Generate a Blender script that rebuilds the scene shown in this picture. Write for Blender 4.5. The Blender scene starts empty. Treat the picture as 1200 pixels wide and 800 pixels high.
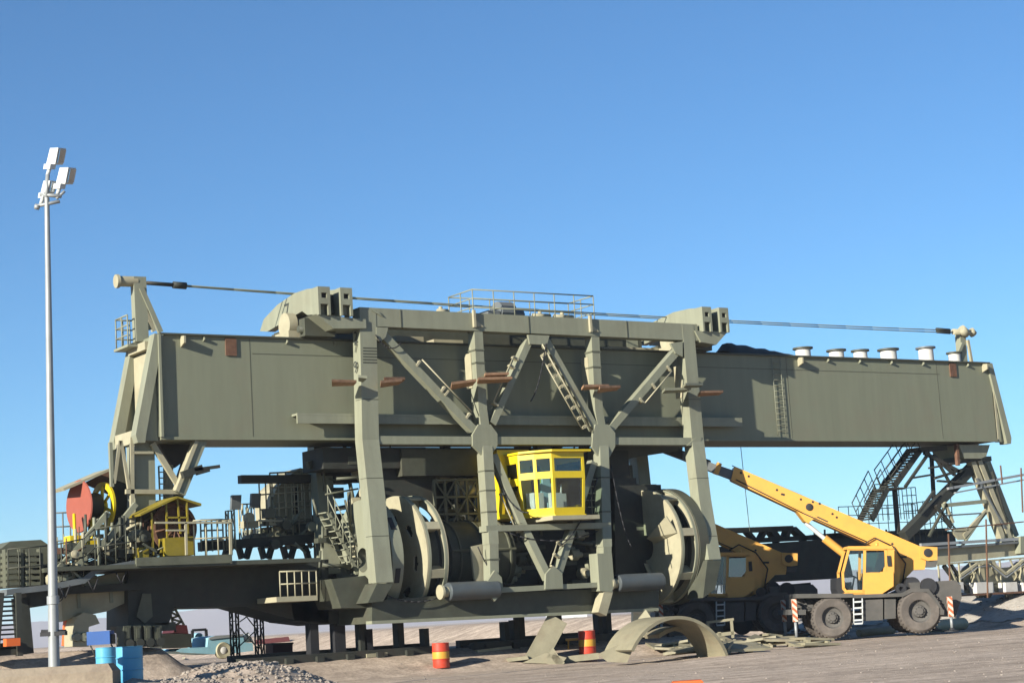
import bpy, bmesh, math, random
from mathutils import Vector as V, Matrix, noise as NZ
random.seed(7)
R_ = math.radians
S = bpy.context.scene
COL = S.collection

# ------------------------------------------------------------------ camera
FPX = 2174.0; PHI = R_(3.47); PIT = R_(8.47); YAW = R_(56.4)
CAM = V((0, 0, 1.6))
F0 = V((math.cos(YAW), math.sin(YAW), 0)); R0 = V((F0.y, -F0.x, 0)); ZZ = V((0, 0, 1))
FW = F0*math.cos(PIT) + ZZ*math.sin(PIT)
U0 = R0.cross(FW)
CR = math.cos(PHI)*R0 - math.sin(PHI)*U0
CU = math.sin(PHI)*R0 + math.cos(PHI)*U0
cd = bpy.data.cameras.new("camera"); cam = bpy.data.objects.new("camera", cd); COL.objects.link(cam)
cam.matrix_world = Matrix(((CR.x, CU.x, -FW.x, CAM.x), (CR.y, CU.y, -FW.y, CAM.y), (CR.z, CU.z, -FW.z, CAM.z), (0, 0, 0, 1)))
cd.sensor_width = 36; cd.lens = FPX/1200*36; cd.clip_start = 0.5; cd.clip_end = 30000
S.camera = cam

# ------------------------------------------------------------------ light
SUN_AZ = R_(16)      # the light travels along +X, this much towards +Y
SUN_EL = R_(19)
SUN_STR = 5.0; SKY_STR = 0.05; EXPO = 1.15
w = bpy.data.worlds.new("World"); S.world = w; w.use_nodes = True
nt = w.node_tree; nt.nodes.clear()
sky = nt.nodes.new("ShaderNodeTexSky"); sky.sky_type = 'NISHITA'; sky.sun_disc = False
sky.sun_elevation = SUN_EL
sd = V((-math.cos(SUN_AZ), -math.sin(SUN_AZ), 0))          # towards the sun
sky.sun_rotation = math.atan2(sd.x, sd.y)
sky.air_density = 1.0; sky.dust_density = 0.05; sky.ozone_density = 2.2; sky.altitude = 1200
bg = nt.nodes.new("ShaderNodeBackground"); bg.inputs[1].default_value = SKY_STR
wo = nt.nodes.new("ShaderNodeOutputWorld")
tn_ = nt.nodes.new("ShaderNodeMixRGB"); tn_.blend_type = 'MULTIPLY'; tn_.inputs[0].default_value = 1; tn_.inputs[2].default_value = (.62, 1.02, 1.32, 1)
nt.links.new(sky.outputs[0], tn_.inputs[1]); nt.links.new(tn_.outputs[0], bg.inputs[0]); nt.links.new(bg.outputs[0], wo.inputs[0])
ld = bpy.data.lights.new("sun", 'SUN'); ld.energy = SUN_STR; ld.angle = R_(0.53); ld.color = (1.0, 0.95, 0.83)
sun = bpy.data.objects.new("sun", ld); COL.objects.link(sun)
dirv = V((math.cos(SUN_AZ)*math.cos(SUN_EL), math.sin(SUN_AZ)*math.cos(SUN_EL), -math.sin(SUN_EL)))
sun.rotation_euler = dirv.to_track_quat('-Z', 'Y').to_euler()
S.view_settings.view_transform = 'Standard'; S.view_settings.look = 'None'
S.view_settings.exposure = EXPO; S.view_settings.gamma = 1; S.view_settings.use_curve_mapping = False

# ------------------------------------------------------------------ pixel -> world helpers (1200x800 photo pixels)
def ray(x, y): return FW + (x-600)/FPX*CR - (y-400)/FPX*CU
def PY(x, y, Y): d = ray(x, y); return CAM + d*((Y-CAM.y)/d.y)
def PX(x, y, X): d = ray(x, y); return CAM + d*((X-CAM.x)/d.x)
def PZ(x, y, z): d = ray(x, y); return CAM + d*((z-CAM.z)/d.z)
def PD(x, y, dist): d = ray(x, y); return CAM + d*(dist/d.dot(F0))
def AB(a, b, z=0.): p = F0*b + R0*a; return V((p.x, p.y, z))
def sm(a, b, x):
    t = max(0., min(1., (x-a)/(b-a))); return t*t*(3-2*t)
def hgt(X, Y):
    b = X*F0.x + Y*F0.y; a = X*R0.x + Y*R0.y
    h = 0.70*sm(51.2, 54.6, Y)*(1-sm(44, 48.5, X))*(1-sm(75, 95, Y))
    h = max(h, 1.42*sm(55.5, 62.5, X)*sm(49.0, 52.5, Y)*(1-sm(75, 90, X)))
    h = max(h, 1.42*sm(52.2, 54.8, Y)*(1-sm(22.4, 24.2, X))*(1-sm(70, 90, Y)))
    e = math.hypot((a+10.6)/3.6, (b-43.5)/7.5); h = max(h, .55*(1-sm(.75, 1.3, e)))
    e = math.hypot((a+7.9)/2.7, (b-50.5)/3.2); h = max(h, .84*(1-sm(.2, 1.25, e)))
    e = math.hypot((a+9.6)/1.0, (b-45.5)/1.2); h = max(h, .74*(1-sm(.1, 1.2, e)))
    h = max(h, .088*sm(46, 60, b)*sm(3, 7, a))
    r = math.hypot(a, b)
    h += .022*NZ.noise(V((X*.35, Y*.35, 0))) + .015*NZ.noise(V((X*1.3, Y*1.3, 3)))
    if r > 90: h += .35*sm(90, 260, r)*NZ.noise(V((X*.012, Y*.012, 9)))
    return h
def GH(x, y):
    d = ray(x, y); t = 25.
    while t < 900:
        p = CAM + d*t
        if p.z <= hgt(p.x, p.y): return V((p.x, p.y, hgt(p.x, p.y)))
        t += .1 if t < 120 else 1.
    return CAM + d*t

# ------------------------------------------------------------------ materials
MATS = {}
def mat(name, col, rough=.6, var=.12, metal=0., scale=2.2, dirt=None, dirt_amt=0., bump=.0, streak=False, spec=.4):
    m = bpy.data.materials.new(name); m.use_nodes = True; MATS[name] = m
    n = m.node_tree.nodes; l = m.node_tree.links
    b = n['Principled BSDF']; b.inputs['Roughness'].default_value = rough; b.inputs['Metallic'].default_value = metal
    b.inputs['Specular IOR Level'].default_value = spec
    tc = n.new('ShaderNodeTexCoord'); mp = n.new('ShaderNodeMapping'); l.new(tc.outputs['Object'], mp.inputs[0])
    if streak: mp.inputs['Scale'].default_value = (3.5, 3.5, .35)
    t = n.new('ShaderNodeTexNoise'); t.inputs['Scale'].default_value = scale; t.inputs['Detail'].default_value = 8; t.inputs['Roughness'].default_value = .62
    l.new(mp.outputs[0], t.inputs['Vector'])
    r = n.new('ShaderNodeValToRGB'); l.new(t.outputs['Fac'], r.inputs[0])
    r.color_ramp.elements[0].position = .3; r.color_ramp.elements[1].position = .72
    r.color_ramp.elements[0].color = tuple(c*(1-var) for c in col)+(1,)
    r.color_ramp.elements[1].color = tuple(min(1, c*(1+var)) for c in col)+(1,)
    out = r.outputs[0]
    if dirt:
        t2 = n.new('ShaderNodeTexNoise'); t2.inputs['Scale'].default_value = scale*.55; t2.inputs['Detail'].default_value = 10; t2.inputs['Roughness'].default_value = .7
        l.new(tc.outputs['Object'], t2.inputs['Vector'])
        r2 = n.new('ShaderNodeValToRGB'); l.new(t2.outputs['Fac'], r2.inputs[0])
        r2.color_ramp.elements[0].position = .50; r2.color_ramp.elements[1].position = .72
        r2.color_ramp.elements[0].color = (0, 0, 0, 1); r2.color_ramp.elements[1].color = (dirt_amt,)*3+(1,)
        mx = n.new('ShaderNodeMixRGB'); l.new(r2.outputs[0], mx.inputs[0]); l.new(out, mx.inputs[1]); mx.inputs[2].default_value = dirt+(1,)
        out = mx.outputs[0]
    l.new(out, b.inputs['Base Color'])
    if bump:
        bp = n.new('ShaderNodeBump'); bp.inputs['Strength'].default_value = bump; bp.inputs['Distance'].default_value = .03
        t3 = n.new('ShaderNodeTexNoise'); t3.inputs['Scale'].default_value = scale*4; t3.inputs['Detail'].default_value = 6
        l.new(tc.outputs['Object'], t3.inputs['Vector']); l.new(t3.outputs['Fac'], bp.inputs['Height']); l.new(bp.outputs[0], b.inputs['Normal'])
    return m
OL = mat('olive_paint', (.196, .200, .142), .55, .11, dirt=(.14, .12, .08), dirt_amt=.35, scale=1.1, streak=True)
OLG = mat('girder_paint', (.163, .170, .116), .6, .075, dirt=(.175, .145, .10), dirt_amt=.45, scale=.8, streak=True, bump=.12)
PIPE = mat('shaded_pipe_paint', (.060, .070, .074), .5, .15, dirt=(.08, .07, .05), dirt_amt=.5)  # shadow on the pipes put into a darker, bluish colour
OLM = mat('mid_olive_paint', (.085, .088, .06), .6, .2, dirt=(.09, .07, .05), dirt_amt=.4)
OLP = mat('pale_primer', (.30, .275, .185), .6, .12, dirt=(.17, .12, .08), dirt_amt=.35)
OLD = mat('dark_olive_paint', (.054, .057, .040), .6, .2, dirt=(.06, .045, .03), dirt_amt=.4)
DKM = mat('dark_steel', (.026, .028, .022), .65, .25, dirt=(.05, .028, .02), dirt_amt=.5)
GRS = mat('grey_steel', (.10, .11, .112), .5, .12, dirt=(.2, .16, .12), dirt_amt=.3)
GALV = mat('galvanised', (.25, .26, .26), .5, .12, metal=.2)
LMP = mat('lamp_housing', (.44, .45, .44), .5, .06)
WHT = mat('white_paint', (.50, .48, .44), .6, .1, dirt=(.4, .33, .25), dirt_amt=.4)
YSH = mat('shaded_yellow_paint', (.20, .155, .012), .55, .2, dirt=(.10, .08, .03), dirt_amt=.5)  # yellow darkened; shade on the reel house put into the paint
YEL = mat('yellow_paint', (.56, .41, .012), .42, .05, dirt=(.35, .25, .04), dirt_amt=.3)
ORG = mat('crane_orange_paint', (.56, .285, .055), .42, .06, dirt=(.32, .16, .06), dirt_amt=.35, scale=1.6)
REDM = mat('red_primer', (.24, .062, .04), .65, .1)
DRED = mat('dark_red_paint', (.055, .010, .012), .6, .15)
RUST = mat('rust', (.12, .06, .035), .8, .3, scale=5)
WOOD = mat('weathered_plank', (.30, .175, .10), .8, .3, scale=4, dirt=(.15, .07, .04), dirt_amt=.6)
BLU = mat('light_blue_paint', (.075, .30, .46), .4, .08, dirt=(.2, .3, .35), dirt_amt=.3)
BLUP = mat('pickup_blue_paint', (.22, .40, .47), .5, .1, dirt=(.35, .32, .27), dirt_amt=.4)
BLD = mat('dark_blue_paint', (.015, .07, .24), .5, .1)
RED = mat('barrel_red', (.42, .04, .018), .5, .08, dirt=(.3, .1, .06), dirt_amt=.4)
BYEL = mat('barrel_yellow', (.48, .25, .03), .5, .08)
ORF = mat('safety_orange', (.50, .10, .02), .6, .08)
TYRE = mat('tyre_rubber', (.085, .072, .062), .9, .15, dirt=(.15, .125, .105), dirt_amt=.9, bump=.4)
RIM = mat('dusty_rim', (.085, .078, .07), .8, .15)
CHAS = mat('chassis_grey', (.062, .058, .052), .7, .15, dirt=(.12, .10, .085), dirt_amt=.4)
BLK = mat('black_rubber', (.015, .015, .017), .7, .2)
CONC = mat('concrete', (.21, .17, .125), .9, .18, bump=.5, scale=3, dirt=(.15, .11, .085), dirt_amt=.6)
ROPE = mat('wire_rope', (.14, .15, .11), .6, .1)
INTR = mat('interior_grey', (.35, .37, .38), .7, .1)
GRN = mat('green_paint', (.16, .24, .05), .6, .1)
MARK = mat('stencil_black', (.03, .035, .03), .8, .1)
STONE = mat('stone', (.235, .20, .168), .9, .35, scale=.9)
PLATE = mat('olive_scrap_plate', (.20, .18, .12), .65, .16, dirt=(.14, .10, .065), dirt_amt=.5, scale=2.5)

def glass(name, tint, alpha):
    m = bpy.data.materials.new(name); m.use_nodes = True
    n = m.node_tree.nodes; l = m.node_tree.links; n.clear()
    o = n.new('ShaderNodeOutputMaterial'); tr = n.new('ShaderNodeBsdfTransparent'); gl = n.new('ShaderNodeBsdfGlossy')
    tr.inputs[0].default_value = tint+(1,); gl.inputs['Roughness'].default_value = .04; gl.inputs[0].default_value = (.9, .95, 1, 1)
    mx = n.new('ShaderNodeMixShader'); fr = n.new('ShaderNodeFresnel'); fr.inputs[0].default_value = 1.5
    ad = n.new('ShaderNodeMath'); ad.operation = 'ADD'; ad.inputs[1].default_value = alpha
    l.new(fr.outputs[0], ad.inputs[0]); l.new(ad.outputs[0], mx.inputs[0]); l.new(tr.outputs[0], mx.inputs[1]); l.new(gl.outputs[0], mx.inputs[2]); l.new(mx.outputs[0], o.inputs[0])
    return m
GLS = glass('cab_glass', (.85, .9, .88), .0)
GLG = glass('green_glass', (.16, .26, .22), .10)
GLL = glass('lamp_glass', (.4, .4, .4), .3)

def striped():
    m = bpy.data.materials.new('warning_stripes'); m.use_nodes = True
    n = m.node_tree.nodes; l = m.node_tree.links; b = n['Principled BSDF']; b.inputs['Roughness'].default_value = .6
    tc = n.new('ShaderNodeTexCoord'); wv = n.new('ShaderNodeTexWave'); wv.bands_direction = 'DIAGONAL'; wv.inputs['Scale'].default_value = 2.6
    cr = n.new('ShaderNodeValToRGB'); cr.color_ramp.interpolation = 'CONSTANT'
    cr.color_ramp.elements[0].color = (.36, .09, .03, 1); cr.color_ramp.elements[1].position = .5; cr.color_ramp.elements[1].color = (.5, .42, .33, 1)
    l.new(tc.outputs['Object'], wv.inputs[0]); l.new(wv.outputs[0], cr.inputs[0]); l.new(cr.outputs[0], b.inputs[0])
    return m
STR = striped()

def ground_mat():
    m = bpy.data.materials.new('dusty_ground'); m.use_nodes = True
    n = m.node_tree.nodes; l = m.node_tree.links; b = n['Principled BSDF']; b.inputs['Roughness'].default_value = .95; b.inputs['Specular IOR Level'].default_value = .15
    tc = n.new('ShaderNodeTexCoord')
    def nz(s, d=8, r=.6):
        t = n.new('ShaderNodeTexNoise'); t.inputs['Scale'].default_value = s; t.inputs['Detail'].default_value = d; t.inputs['Roughness'].default_value = r
        l.new(tc.outputs['Object'], t.inputs['Vector']); return t
    a = nz(.16); c = nz(1.6, 10, .7); e = nz(9, 6, .7)
    r1 = n.new('ShaderNodeValToRGB'); l.new(a.outputs['Fac'], r1.inputs[0])
    r1.color_ramp.elements[0].position = .35; r1.color_ramp.elements[0].color = (.405, .330, .262, 1)
    r1.color_ramp.elements[1].position = .65; r1.color_ramp.elements[1].color = (.49, .405, .328, 1)
    r2 = n.new('ShaderNodeValToRGB'); l.new(c.outputs['Fac'], r2.inputs[0])
    r2.color_ramp.elements[0].position = .36; r2.color_ramp.elements[0].color = (.72, .70, .69, 1)
    r2.color_ramp.elements[1].position = .66; r2.color_ramp.elements[1].color = (1.14, 1.12, 1.1, 1)
    mx = n.new('ShaderNodeMixRGB'); mx.blend_type = 'MULTIPLY'; mx.inputs[0].default_value = 1
    l.new(r1.outputs[0], mx.inputs[1]); l.new(r2.outputs[0], mx.inputs[2])
    r3 = n.new('ShaderNodeValToRGB'); l.new(e.outputs['Fac'], r3.inputs[0])
    r3.color_ramp.elements[0].position = .38; r3.color_ramp.elements[0].color = (.66, .66, .66, 1)
    r3.color_ramp.elements[1].position = .6; r3.color_ramp.elements[1].color = (1.1, 1.1, 1.1, 1)
    m2 = n.new('ShaderNodeMixRGB'); m2.blend_type = 'MULTIPLY'; m2.inputs[0].default_value = .8
    l.new(mx.outputs[0], m2.inputs[1]); l.new(r3.outputs[0], m2.inputs[2]); l.new(m2.outputs[0], b.inputs[0])
    mp = n.new('ShaderNodeMapping'); mp.inputs['Rotation'].default_value = (0, 0, R_(-28)); mp.inputs['Scale'].default_value = (.09, 1.5, 1)
    l.new(tc.outputs['Object'], mp.inputs[0]); rt = n.new('ShaderNodeTexNoise'); rt.inputs['Scale'].default_value = 1.0; rt.inputs['Detail'].default_value = 7; l.new(mp.outputs[0], rt.inputs['Vector'])
    r4 = n.new('ShaderNodeValToRGB'); l.new(rt.outputs['Fac'], r4.inputs[0]); r4.color_ramp.elements[0].position = .38; r4.color_ramp.elements[0].color = (.80, .79, .78, 1); r4.color_ramp.elements[1].position = .6; r4.color_ramp.elements[1].color = (1.07, 1.06, 1.05, 1)
    st_ = nz(.55, 5, .55); r5 = n.new('ShaderNodeValToRGB'); l.new(st_.outputs['Fac'], r5.inputs[0]); r5.color_ramp.elements[0].position = .64; r5.color_ramp.elements[0].color = (1, 1, 1, 1); r5.color_ramp.elements[1].position = .74; r5.color_ramp.elements[1].color = (.62, .60, .58, 1)
    m3 = n.new('ShaderNodeMixRGB'); m3.blend_type = 'MULTIPLY'; m3.inputs[0].default_value = 1; l.new(m2.outputs[0], m3.inputs[1]); l.new(r4.outputs[0], m3.inputs[2])
    m4 = n.new('ShaderNodeMixRGB'); m4.blend_type = 'MULTIPLY'; m4.inputs[0].default_value = 1; l.new(m3.outputs[0], m4.inputs[1]); l.new(r5.outputs[0], m4.inputs[2]); l.new(m4.outputs[0], b.inputs[0])
    bp = n.new('ShaderNodeBump'); bp.inputs['Strength'].default_value = .55; bp.inputs['Distance'].default_value = .06
    l.new(c.outputs['Fac'], bp.inputs['Height'])
    b2 = n.new('ShaderNodeBump'); b2.inputs['Strength'].default_value = .5; b2.inputs['Distance'].default_value = .02
    l.new(e.outputs['Fac'], b2.inputs['Height']); l.new(bp.outputs[0], b2.inputs['Normal']); l.new(b2.outputs[0], b.inputs['Normal'])
    return m
GRD = ground_mat()

# ------------------------------------------------------------------ mesh builder
class MB:
    def __init__(s): s.v = []; s.f = []; s.smooth = set()
    def add(s, vs, fs, smooth=False):
        o = len(s.v); s.v += [V(p) for p in vs]
        for f in fs:
            if smooth: s.smooth.add(len(s.f))
            s.f.append([i+o for i in f])
        return s
    def prism(s, pts, ext):                     # closed planar polygon swept by ext
        ext = V(ext); pts = [V(p) for p in pts]; n = len(pts)
        fs = [list(range(n)), [n+i for i in reversed(range(n))]] + [[i, n+i, n+(i+1) % n, (i+1) % n] for i in range(n)]
        return s.add(pts+[p+ext for p in pts], fs)
    def box(s, a, b):
        x0, y0, z0 = a; x1, y1, z1 = b
        return s.prism([(x0, y0, z0), (x1, y0, z0), (x1, y1, z0), (x0, y1, z0)], (0, 0, z1-z0))
    def obox(s, c, ux, uy, uz):                 # centre and half vectors
        c, ux, uy, uz = V(c), V(ux), V(uy), V(uz)
        return s.prism([c-ux-uy-uz, c+ux-uy-uz, c+ux+uy-uz, c-ux+uy-uz], uz*2)
    def bar(s, p, q, w_, d, dn=(0, 1, 0), front=True):   # w_ in plane, d along dn; p,q lie on the front face
        p, q, dn = V(p), V(q), V(dn).normalized()
        ax = (q-p).normalized(); sd_ = ax.cross(dn).normalized()*(w_/2)
        if not front: p = p-dn*d/2; q = q-dn*d/2
        return s.prism([p-sd_, p+sd_, q+sd_, q-sd_], dn*d)
    def tube(s, p, q, r, seg=8, r2=None, caps=True):
        p, q = V(p), V(q); ax = (q-p).normalized(); r2 = r if r2 is None else r2
        u = ax.orthogonal().normalized(); w2 = ax.cross(u)
        vs = []
        for c, rr in ((p, r), (q, r2)):
            for i in range(seg):
                t = 2*math.pi*i/seg; vs.append(c+u*math.cos(t)*rr+w2*math.sin(t)*rr)
        s.add(vs, [[i, (i+1) % seg, seg+(i+1) % seg, seg+i] for i in range(seg)], True)
        if caps: s.add(vs, [list(reversed(range(seg))), [seg+i for i in range(seg)]])
        return s
    def path(s, pts, r, seg=6):
        for a, b in zip(pts[:-1], pts[1:]): s.tube(a, b, r, seg)
        return s
    def lathe(s, o, ax, prof, seg=24, ang=(0, 360), ref=None):   # prof: (radius, offset along axis)
        o, ax = V(o), V(ax).normalized(); u = V(ref).normalized() if ref else ax.orthogonal().normalized(); w2 = ax.cross(u)
        full = ang[1]-ang[0] >= 360; n = seg if full else seg+1; vs = []
        for r, h in prof:
            for i in range(n):
                t = R_(ang[0]+(ang[1]-ang[0])*i/seg); vs.append(o+ax*h+(u*math.cos(t)+w2*math.sin(t))*r)
        fs = []
        for k in range(len(prof)-1):
            for i in range(seg):
                j = (i+1) % n; fs.append([k*n+i, k*n+j, (k+1)*n+j, (k+1)*n+i])
        return s.add(vs, fs, True)
    def build(s, name, m, parent=None, loc=None, auto=True):
        me = bpy.data.meshes.new(name)
        off = V((0, 0, 0))
        if parent is not None:
            p = parent
            while p is not None: off = off+p.location; p = p.parent
        if loc is not None: off = off+V(loc)
        me.from_pydata([tuple(v-off) for v in s.v], [], s.f)
        for i in s.smooth: me.polygons[i].use_smooth = True
        bm = bmesh.new(); bm.from_mesh(me)
        if s.smooth and len(s.v) < 20000: bmesh.ops.remove_doubles(bm, verts=bm.verts, dist=1e-5); bmesh.ops.dissolve_degenerate(bm, edges=bm.edges, dist=1e-6)
        bmesh.ops.recalc_face_normals(bm, faces=bm.faces)
        if s.smooth:
            for e in bm.edges:
                if len(e.link_faces) != 2 or e.calc_face_angle(0) > .62: e.smooth = False
        bm.to_mesh(me); bm.free()
        me.materials.append(m); me.update()
        o = bpy.data.objects.new(name, me); COL.objects.link(o)
        if loc is not None: o.location = loc
        if parent is not None: o.parent = parent
        return o
def thing(name, label, cat, loc=(0, 0, 0), group=None):
    o = bpy.data.objects.new(name, None); COL.objects.link(o); o.empty_display_size = .3
    o.location = loc; o['label'] = label; o['category'] = cat
    if group: o['group'] = group
    return o
def tag(o, label, cat, group=None, kind=None):
    if kind: o['kind'] = kind
    if label: o['label'] = label
    if cat: o['category'] = cat
    if group: o['group'] = group
    return o
def kids(o): return [c for c in bpy.data.objects if c.parent is o]
def copy_tree(o, parent=None):
    c = o.copy(); COL.objects.link(c)
    if parent is not None: c.parent = parent
    for ch in kids(o): copy_tree(ch, c)
    return c
def rail(mb, p, q, h=1.05, n=5, r=.02, mid=1):
    p, q = V(p), V(q)
    for i in range(n):
        c = p.lerp(q, i/(n-1)); mb.tube(c, c+ZZ*h, r, 5)
    mb.tube(p+ZZ*h, q+ZZ*h, r*1.1, 5)
    for k in range(mid): mb.tube(p+ZZ*h*(k+1)/(mid+1), q+ZZ*h*(k+1)/(mid+1), r, 5)
    return mb
def lattice(mb, base, h, wd, ux, uy, step, r=.025, rb=.014, ox=1):
    base = V(base); ux = V(ux).normalized()*wd; uy = V(uy).normalized()*wd
    cs = [base, base+ux, base+ux+uy, base+uy]
    for c in cs: mb.tube(c, c+ZZ*h, r, 5)
    k = int(h/step)
    for i in range(k):
        z0, z1 = ZZ*(i*h/k), ZZ*((i+1)*h/k)
        for a in range(4):
            c, d = cs[a], cs[(a+1) % 4]
            mb.tube(c+z1, d+z1, rb, 4)
            if ox: mb.tube((c if i % 2 else d)+z0, (d if i % 2 else c)+z1, rb, 4)
    return mb

# ================================================================== SETTING
def axis_coords(lo, hi, step, far):
    c = []; x = lo
    while x <= hi+1e-6: c.append(x); x += step
    s_ = step; x = hi
    while x < far: s_ *= 1.28; x += s_; c.append(x)
    s_ = step; x = lo; left = []
    while x > -far: s_ *= 1.28; x -= s_; left.append(x)
    return list(reversed(left))+c
xs = axis_coords(2, 74, .42, 9000); ys = axis_coords(18, 78, .42, 9000)
vs = [(x, y, hgt(x, y)) for y in ys for x in xs]; nx = len(xs)
fs = [[j*nx+i, j*nx+i+1, (j+1)*nx+i+1, (j+1)*nx+i] for j in range(len(ys)-1) for i in range(nx-1)]
g = MB(); g.add(vs, fs, True); go = g.build('ground', GRD); tag(go, None, None, kind='structure')

GRV = mat('pale_gravel', (.40, .36, .31), .95, .22, scale=6, dirt=(.24, .21, .18), dirt_amt=.6, bump=.9)
def patch(name, X0, X1, Y0, Y1, st, keep, up=.03):
    mb = MB(); nx_, ny_ = int((X1-X0)/st), int((Y1-Y0)/st); P_ = [V((X0+i*st, Y0+j*st, hgt(X0+i*st, Y0+j*st)+up+.03*NZ.noise(V(((X0+i*st)*2, (Y0+j*st)*2, 4))))) for j in range(ny_) for i in range(nx_)]
    f_ = [[j*nx_+i, j*nx_+i+1, (j+1)*nx_+i+1, (j+1)*nx_+i] for j in range(ny_-1) for i in range(nx_-1) if keep(P_[j*nx_+i])]
    used = sorted({k for f in f_ for k in f}); mp_ = {k: i for i, k in enumerate(used)}
    mb.add([P_[k] for k in used], [[mp_[k] for k in f] for f in f_], True); o = mb.build(name, GRV); o['kind'] = 'structure'; return o
patch('gravel_embankment', 54, 76, 46, 66, .25, lambda p: p.z > .30+.12*NZ.noise(V((p.x, p.y, 1))))
def heap_in(p):
    a, b = p.dot(R0), p.dot(F0); return math.hypot((a+7.9)/2.7, (b-50.5)/3.2) < 1.12+.1*NZ.noise(V((p.x*1.5, p.y*1.5, 6)))

# distant hills: a long low ridge with real depth
HIL = mat('desert_hills', (.20, .15, .13), .95, .2, scale=.004)
mb = MB(); D0 = 4300; NN = 170; rows = [(-350, 0), (-120, .45), (0, 1), (140, .8), (420, 0)]
grid = []
for (dd, fr_) in rows:
    for i in range(NN):
        t = -1.0+2.0*i/(NN-1); a = t*2600
        hh = 62+20*NZ.noise(V((a*.0011, 1, 0)))+9*NZ.noise(V((a*.004, 5, 0)))+3*NZ.noise(V((a*.02, 8, 0)))
        zz = hh*fr_*(1+.18*NZ.noise(V((a*.01, dd*.01, 2)))) - (2 if fr_ == 0 else 0)
        grid.append(AB(a, D0+dd+60*NZ.noise(V((a*.003, 0, 7))), zz))
mb.add(grid, [[r*NN+i, r*NN+i+1, (r+1)*NN+i+1, (r+1)*NN+i] for r in range(4) for i in range(NN-1)], True)
tag(mb.build('hills', HIL), None, None, kind='structure')

# haze
hb = MB(); hb.box((-7000, -7000, -3), (7000, 7000, 100))
hm = bpy.data.materials.new('haze_air'); hm.use_nodes = True; n = hm.node_tree.nodes; n.clear()
o_ = n.new('ShaderNodeOutputMaterial'); pv = n.new('ShaderNodeVolumePrincipled')
pv.inputs['Color'].default_value = (.80, .86, 1, 1); pv.inputs['Density'].default_value = 0.00016
hm.node_tree.links.new(pv.outputs[0], o_.inputs['Volume'])
tag(hb.build('haze', hm), 'thin blue haze over the far desert plain', 'haze', kind='stuff')

# small stones scattered over the ground
def stones(name, label, n_, fn, smin, smax):
    mb = MB(); k = 0
    ico = bmesh.new(); bmesh.ops.create_icosphere(ico, subdivisions=1, radius=1)
    iv = [v.co.copy() for v in ico.verts]; ifc = [[v.index for v in f.verts] for f in ico.faces]; ico.free()
    while k < n_:
        X, Y = fn(); s_ = smin+(smax-smin)*random.random()**3
        sc = V((random.uniform(.7, 1.3), random.uniform(.7, 1.3), random.uniform(.45, .9)))
        rz = random.random()*6.28; c, s2 = math.cos(rz), math.sin(rz); base = V((X, Y, hgt(X, Y)+s_*.2))
        pts = []
        for v_ in iv:
            q = V((v_.x*sc.x, v_.y*sc.y, v_.z*sc.z))*s_*random.uniform(.8, 1.2)
            pts.append(base+V((q.x*c-q.y*s2, q.x*s2+q.y*c, q.z)))
        mb.add(pts, ifc); k += 1
    o = mb.build(name, STONE); tag(o, label, 'stones', kind='stuff'); return o
def f1():
    b = random.uniform(34, 74); a = random.uniform(-.3, .3)*b; p = AB(a, b); return p.x, p.y
def f2():
    t = random.random()*6.28; r = math.sqrt(random.random())*1.25; p = AB(-7.9+3.0*r*math.cos(t), 50.0+3.6*r*math.sin(t)); return p.x, p.y
def f3():
    return random.uniform(58, 68), random.uniform(49, 60)
stones('scattered_stones', 'small stones scattered over the dusty ground', 1300, f1, .01, .034)
stones('gravel_heap', 'loose grey gravel heaped in the left foreground', 3600, f2, .02, .085)
stones('embankment_gravel', 'pale gravel on the rail embankment at right', 1800, f3, .02, .09)

# ================================================================== RECLAIMER BRIDGE (upper box girder)
YG, WG = 54.0, 2.1; YB = YG+WG
ZT, ZB = 11.05, 7.84; XL, XR = 22.5, 60.1
br = thing('reclaimer_bridge', 'long olive box girder spanning the whole machine above the portal frame', 'bridge girder', (22.5, YG, 0))
MB().box((XL, YG, ZB), (XR, YB, ZT)).build('girder_box', OLG, br)
MB().box((XL+.1, YG-.10, ZT+.003), (XR-.05, YB+.10, ZT+.06)).build('top_flange', OLD, br)
MB().box((XL+.05, YG-.05, ZB-.10), (XR, YB+.05, ZB-.003)).build('bottom_flange', OLG, br)
mb = MB()
for px in (295, 700, 925, 1101):
    x = PY(px, 470, YG).x; mb.box((x-.012, YG-.006, ZB+.02), (x+.012, YG-.0005, ZT-.02))
x0, x1 = PY(295, 407, YG).x, PY(1101, 440, YG).x
mb.box((x0, YG-.007, ZT-.52), (x1, YG-.0015, ZT-.495))
mb.build('weld_seam', OLM, br)
# slanted end posts (near and far at either end) with recessed webs between post and box
for Y, th in ((YG-.10, .42), (YB-.36, .42)):
    for sgn, X in ((-1, XL), (1, XR)):
        MB().prism([(X-sgn*.22, Y, ZT+.02), (X+sgn*.08, Y, ZT+.02), (X+sgn*.80, Y, ZB+.05), (X+sgn*.74, Y, ZB-.20), (X+sgn*.50, Y, ZB-.20), (X+sgn*.46, Y, ZB+.05)], (0, th, 0)).build('end_post', OL, br)
        MB().prism([(X+sgn*.003, Y+.16, ZT-.3), (X+sgn*.47, Y+.16, ZB+.02), (X+sgn*.47, Y+.16, ZB-.12), (X+sgn*.003, Y+.16, ZB-.12)], (0, .06, 0)).build('end_web', OL, br)
MB().box((XL-.06, YG+.33, ZB+.3), (XL-.004, YB-.37, ZT-.5)).build('end_plate', OLP, br)
MB().box((XL-.76, YG+.323, ZB-.18), (XL-.66, YB-.363, ZB+.22)).build('end_beam', OLP, br)
MB().box((XL-.24, YG+.323, ZT-.42), (XL-.05, YB-.363, ZT-.16)).build('end_beam', OLP, br)
MB().box((XR+.02, YG-.055, ZB), (XR+.12, YG-.032, ZT)).build('corner_strip', OLP, br)
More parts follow.
